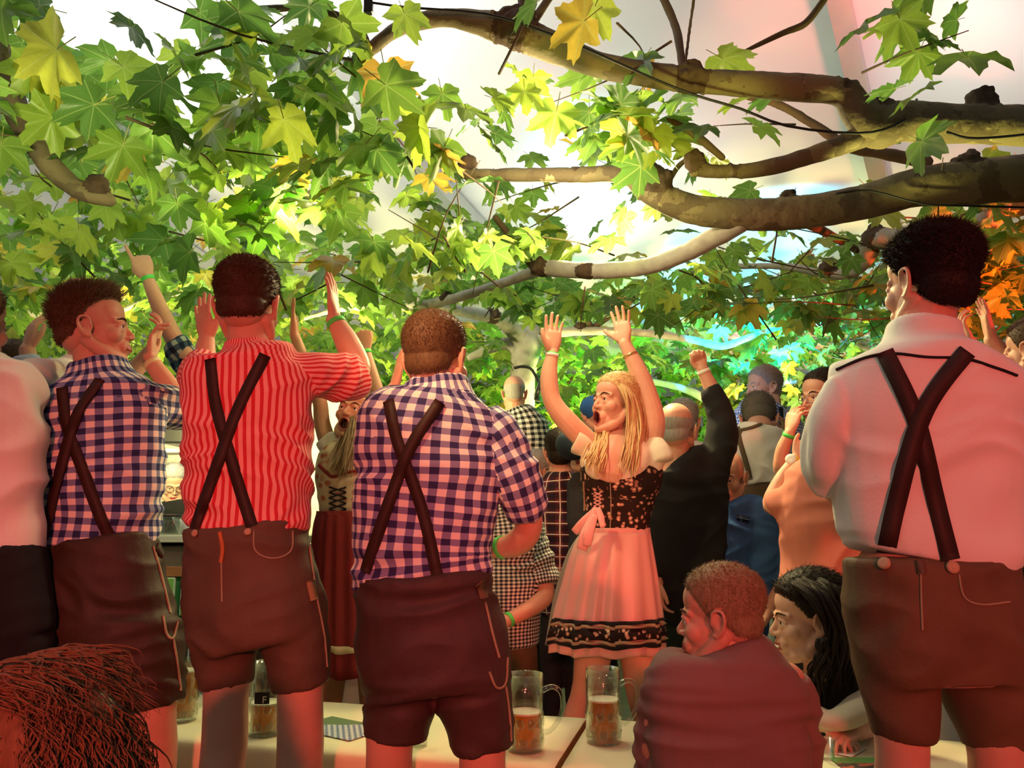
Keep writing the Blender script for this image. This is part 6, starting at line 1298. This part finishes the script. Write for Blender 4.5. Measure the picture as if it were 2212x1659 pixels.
# tree 0: slanting branch upper left
trunk(0, (-3.5, 3.0, 3.2), .20, .15)
limb(0, [(-260, -120, 2.95, 60), (-60, 30, 2.85, 40), (0, 140, 2.8, 31), (40, 250, 2.8, 27), (95, 340, 2.82, 25), (140, 388, 2.85, 23), (180, 415, 2.85, 20), (235, 432, 2.88, 15)], knots=[(212, 400, 2.86, 24)])
limb(0, [(-600, -100, 3.0, 50), (-260, -120, 2.95, 60)])
limb(0, [(-300, 150, 3.6, 30), (60, 600, 5.6, 7), (330, 645, 5.4, 7), (200, 690, 5.5, 9), (0, 665, 5.6, 9)][2:], mat=grey_bark); limb(0, [(330, 645, 5.4, 6), (430, 625, 5.4, 5)], mat=grey_bark)
limb(0, [(0, 665, 5.6, 9), (-300, 640, 5.0, 14), (-520, 500, 4.0, 22)], mat=grey_bark)
limb(0, [(560, 20, 3.1, 8), (660, 18, 3.1, 8), (760, 45, 3.05, 8), (790, 90, 3.0, 9), (770, 130, 3.0, 13)], mat=twig_m, vox=.006)
# tree 1: the big right-hand branches
trunk(1, (3.1, 3.05, 2.9), .24, .20)
limb(1, [(2700, 330, 3.0, 60), (2450, 300, 2.95, 56), (2212, 272, 2.85, 44), (2060, 268, 2.82, 42), (1950, 262, 2.8, 44), (1895, 275, 2.8, 46), (1850, 235, 2.8, 36), (1820, 200, 2.8, 30), (1700, 188, 2.8, 30), (1560, 178, 2.8, 27), (1430, 165, 2.82, 28), (1300, 142, 2.85, 27), (1200, 105, 2.88, 32), (1110, 68, 2.9, 36), (1000, 42, 2.95, 22), (930, 42, 3.0, 19), (860, 62, 3.0, 17), (800, 108, 3.02, 14), (762, 142, 3.05, 11)],
     knots=[(1118, 60, 2.9, 46), (1495, 165, 2.8, 34), (1905, 235, 2.8, 26), (2120, 222, 2.84, 34), (1820, 195, 2.8, 24)])
limb(1, [(1890, 285, 2.8, 26), (1820, 312, 2.85, 22), (1740, 340, 2.9, 19), (1660, 362, 2.95, 18), (1590, 370, 3.0, 16), (1500, 368, 3.05, 15)], knots=[(1592, 368, 3.0, 15), (1500, 350, 3.05, 24)])
limb(1, [(2750, 360, 3.4, 80), (2212, 385, 3.3, 52), (2090, 395, 3.3, 50), (1980, 405, 3.3, 42), (1850, 440, 3.35, 38), (1700, 462, 3.4, 36), (1580, 462, 3.45, 34), (1480, 448, 3.5, 32), (1400, 410, 3.5, 28), (1350, 378, 3.55, 20), (1240, 378, 3.6, 17), (1120, 378, 3.7, 15), (1010, 376, 3.8, 14), (1005, 345, 3.8, 15)],
     knots=[(2085, 358, 3.3, 34), (1415, 390, 3.5, 38), (1245, 372, 3.6, 14), (1700, 425, 3.4, 18), (1785, 430, 3.4, 16), (1012, 350, 3.8, 20)])
limb(1, [(1600, 480, 3.45, 24), (1540, 515, 3.6, 22), (1460, 555, 3.8, 20), (1380, 578, 4.0, 19), (1280, 585, 4.2, 18), (1180, 580, 4.5, 18), (1140, 592, 4.7, 12), (1060, 620, 5.0, 11), (960, 650, 5.3, 11), (850, 665, 5.6, 8), (740, 668, 5.8, 6), (640, 692, 6.0, 5)], mat=grey_bark, knots=[(1165, 578, 4.5, 22), (1262, 586, 4.2, 20), (965, 640, 5.3, 14)])
limb(1, [(2000, 350, 3.5, 15), (1900, 330, 3.5, 13), (1830, 316, 3.5, 12), (1760, 270, 3.5, 10), (1680, 225, 3.5, 9), (1600, 205, 3.5, 7)], mat=plain('red_brown_bark', (.20, .12, .08), .8, .3, 14, .6)); 
for pts in ([(1475, 150, 2.85, 9), (1460, 60, 2.95, 9), (1425, -20, 3.0, 9)], [(1130, 40, 2.9, 10), (1125, -20, 2.95, 9)], [(1150, 50, 2.9, 10), (1190, -10, 2.95, 9)], [(1480, 140, 2.85, 4), (1490, 60, 2.9, 4), (1500, -10, 2.9, 4)], [(1780, 0, 3.1, 8), (1740, 50, 3.1, 8), (1690, 72, 3.1, 7), (1600, 115, 3.1, 4)], [(1150, 575, 4.6, 9), (1110, 520, 4.5, 8), (1070, 470, 4.4, 7)],
            [(1560, 340, 3.0, 8), (1500, 290, 3.0, 9), (1445, 258, 3.05, 6)], [(1440, 400, 3.5, 6), (1465, 360, 3.5, 6), (1490, 340, 3.5, 5)], [(1380, 370, 3.5, 7), (1370, 320, 3.5, 5), (1350, 280, 3.5, 4)], [(1850, 540, 4.6, 8), (1780, 500, 4.4, 10), (1740, 480, 4.2, 12)]):
    limb(1, pts, mat=twig_m, vox=.007, rough=.004)
# tree 2: trunk in the middle distance
t2 = TRUNK[2]; gY = 7.8
limb(2, [(t2.x - .04, gY, .02, .19), (t2.x - .02, gY, .8, .15), (P(1128, 860, gY).x, gY, P(1128, 860, gY).z, .13), (P(1130, 800, gY).x, gY, P(1130, 800, gY).z, .135), (P(1140, 742, gY).x, gY, P(1140, 742, gY).z, .15), (P(1150, 720, gY).x, gY, P(1150, 720, gY).z, .10)], 'trunk', grey_bark, world=True, vox=.02)
limb(2, [(1142, 745, gY, 26), (1110, 715, gY - .1, 19), (1080, 690, gY - .3, 16), (1040, 680, gY - .5, 14), (980, 668, gY - .9, 12), (900, 650, gY - 1.3, 9)], mat=grey_bark, knots=[(1062, 680, gY - .4, 17)])
limb(2, [(1125, 760, gY, 18), (1095, 742, gY, 14), (1060, 752, gY - .1, 12), (1015, 772, gY - .2, 8)], mat=grey_bark)
limb(2, [(1150, 740, gY, 22), (1185, 722, gY, 14), (1240, 716, gY - .1, 10), (1330, 716, gY - .2, 9), (1420, 722, gY - .3, 9), (1500, 735, gY - .4, 8), (1560, 748, gY - .5, 8), (1620, 728, gY - .6, 7), (1700, 705, gY - .7, 5), (1800, 700, gY - .8, 5)], mat=grey_bark, knots=[(1425, 715, gY - .3, 11), (1255, 705, gY - .1, 13)])
limb(2, [(1280, 712, gY - .1, 6), (1262, 680, gY - .2, 8), (1250, 655, gY - .3, 8), (1200, 648, gY - .4, 4)], mat=twig_m); limb(2, [(1285, 705, gY - .1, 7), (1350, 660, gY - .3, 6), (1390, 630, gY - .5, 5), (1425, 612, gY - .7, 4)], mat=twig_m)
# tree 3, 4, 5
trunk(3, (-5.5, 9.6, 3.0), .18, .13, grey_bark); limb(3, [(-5.5, 9.6, 2.8, .10), (-4.2, 9.0, 3.0, .06), (-2.8, 8.3, 3.05, .035)], mat=grey_bark, world=True); limb(3, [(-5.5, 9.6, 2.8, .08), (-6.5, 8.0, 3.1, .04)], mat=grey_bark, world=True)
trunk(4, (3.1, 10.2, 2.7), .20, .14, grey_bark); limb(4, [(1640, 842, 10.0, 5), (1700, 826, 10.0, 7), (1780, 815, 10.1, 7), (1860, 800, 10.2, 8)], mat=grey_bark); limb(4, [(1740, 735, 9, 9), (1850, 745, 9.4, 13), (1950, 770, 9.9, 14)], mat=grey_bark); limb(4, [(3.1, 10.2, 2.6, .09), (2.2, 9.4, 3.0, .05), (1.2, 8.8, 3.1, .03)], mat=grey_bark, world=True)
trunk(5, (4.5, 5.2, 3.0), .22, .17, grey_bark)
limb(5, [(2700, 380, 4.9, 44), (2212, 440, 4.2, 26), (2150, 462, 4.1, 27), (2095, 512, 4.05, 24), (2040, 530, 4.1, 20), (1980, 520, 4.2, 20), (1930, 515, 4.3, 22), (1885, 520, 4.4, 24), (1872, 560, 4.5, 16), (1840, 588, 4.6, 14), (1795, 592, 4.7, 12), (1700, 576, 5.0, 8), (1580, 575, 5.3, 6)], mat=grey_bark, knots=[(1890, 512, 4.4, 27), (1790, 578, 4.7, 20), (1580, 572, 5.3, 11)])
# twigs
rgt = np.random.default_rng(5)
for ti in range(6):
    mine = [l for l in LV if tree_of(*l) == ti]; b = MB()
    for k in rgt.choice(len(mine), min(len(mine), 60 if ti in (0, 1) else 45), replace=False):
        q = mine[k][0]; d = Vector((rgt.normal(0, 1), rgt.normal(0, 1), rgt.normal(0, .25))).normalized(); L_ = rgt.uniform(.3, .8); sg = Vector(rgt.normal(0, .05, 3))
        b.tube([tuple(q - d * L_ / 2), tuple(q + sg), tuple(q + d * L_ / 2 + sg)], [.006, .004, .002], 5)
    o = b.build('twigs', twig_m, roots[ti], smooth=True); o['kind'] = 'stuff'
# leaves: the largest in view singly, the rest as one mass per tree
cntl = [0] * 6
for ti in range(6):
    mine = [l for l in LV if tree_of(*l) == ti]; mine.sort(key=lambda l: l[0].y); sing, rest = mine[:290], mine[290:]
    if ti == 1: sing, rest = mine[:290], mine[290:]
    org = roots[ti].location
    for (pos, px, py) in sing:
        m = LEAFM[rg.integers(0, 5)]; o = bpy.data.objects.new('leaf', m); C.objects.link(o); o.parent = roots[ti]; s = rg.uniform(.105, .175)
        M = (leaf_rot(rg, True).to_4x4()) @ Matrix.Scale(s / .62, 4); M.translation = pos - org; o.matrix_local = M
    if rest:
        VV = []; FF = []; UV = []; MI = []; TT = []; o_ = 0
        for (pos, px, py) in rest:
            V, Fc, nb = GEO[rg.integers(0, 5)]; s = rg.uniform(.13, .21) / .62; R = np.array(leaf_rot(rg, pos.y < 5)); t_ = rg.random()
            VV.append(V @ R.T * s + np.array(pos)); FF += [tuple(i + o_ for i in f) for f in Fc]; MI += [0] * nb + [1] * (len(Fc) - nb); TT += [t_] * len(V); o_ += len(V)
            for f in Fc: UV += [(V[i][0] / .6, V[i][1] / .6) for i in f]
        o = to_obj('foliage', np.concatenate(VV), FF, [lm, petiole], roots[ti], mi=MI, uv=UV); o['kind'] = 'stuff'
        a = o.data.attributes.new('tone', 'FLOAT', 'POINT'); a.data.foreach_set('value', np.array(TT, dtype=np.float32))
# hedge along the far tent wall
rgh = np.random.default_rng(9); VV = []; FF = []; o_ = 0; UV = []; TT = []
for i in range(5200):
    u = rgh.uniform(-13, 13); z = rgh.uniform(0.7, 2.72); pos = roof(13.1 + rgh.normal(0, .12) , u); V, Fc, nb = GEO[rgh.integers(0, 5)]; Fb = Fc[:nb]
    s = rgh.uniform(.12, .2) / .62; R = np.array(Matrix.Rotation(rgh.uniform(0, 6.28), 3, 'Z') @ Matrix.Rotation(rgh.uniform(-2, -.8), 3, 'X') @ Matrix.Rotation(rgh.normal(0, .6), 3, 'Y'))
    W = V @ R.T * s + np.array((pos.x, pos.y, z)); VV.append(W); FF += [tuple(k + o_ for k in f) for f in Fb]; o_ += len(V); TT += [rgh.uniform(0, .5)] * len(V)
    for f in Fb: UV += [(V[k][0] / .6, V[k][1] / .6) for k in f]
o = to_obj('hedge', np.concatenate(VV), FF, lm, None, uv=UV); tag(o, 'dense green leaf wall along the far side of the tent', 'hedge', None, 'stuff'); a = o.data.attributes.new('tone', 'FLOAT', 'POINT'); a.data.foreach_set('value', np.array(TT, dtype=np.float32))
# cables along the branches, a dark stage lamp strapped to the middle trunk
def cable(pts, r, label, name='cable'):
    b = MB(); b.tube([tuple(P(*q)) for q in pts], r, 8); o = b.build(name, plain('cable_rubber', (.01, .01, .011), .5), None, smooth=True); tag(o, label, 'cable')
cable([(800, 5, 2.85, ), (880, 16, 2.85), (1050, 30, 2.82), (1180, 70, 2.78), (1300, 120, 2.74), (1400, 165, 2.72), (1500, 205, 2.72), (1600, 235, 2.72), (1700, 272, 2.72), (1850, 288, 2.72), (1930, 272, 2.72), (1972, 240, 2.74), (1980, 215, 2.78)], .005, 'black cable slung along the uppermost branch')
cable([(1805, 418, 3.25), (1880, 412, 3.22), (1990, 440, 3.2), (2080, 444, 3.2), (2212, 448, 3.2), (2300, 450, 3.2)], .005, 'black cable on the mottled thick branch at right')
cable([(2045, 285, 2.75), (2090, 298, 2.75), (2160, 296, 2.75), (2260, 285, 2.75)], .005, 'black cable under the yellow-lit branch at right')
cable([(1110, 795, 7.6), (1130, 792, 7.6), (1150, 800, 7.6), (1170, 840, 7.55)], .014, 'thick black cable strapped round the middle trunk')
cable([(1165, 720, 7.6), (1185, 740, 7.6), (1180, 780, 7.6), (1160, 800, 7.6)], .008, 'thin black cable loop hanging by the middle trunk')
q = P(1160, 842, 7.5); b = MB(); b.rev([(.05, 0), (.10, .0), (.11, .02), (.09, .16), (.05, .2)], 20, q, Matrix.Rotation(1.9, 3, 'Y')); lo = b.build('stage_lamp', plain('black_plastic', (.02, .02, .022)), None, smooth=True); tag(lo, 'black stage lamp strapped to the middle tree trunk', 'lamp')
b = MB(); b.rev([(.02, 0), (.082, .002), (.082, .008), (.02, .01)], 18, q - Vector((.012, 0, -.004)), Matrix.Rotation(1.9, 3, 'Y')); b.build('lens', plain('lamp_lens', (.3, .3, .32), .1), lo, smooth=True)
q = P(796, 16, 2.85); b = MB(); b.box(q, (.035, .03, .055)); tag(b.build('cable_plug', plain('black_plastic', (.02, .02, .022)), None), 'small black plug at the end of the upper cable', 'plug')
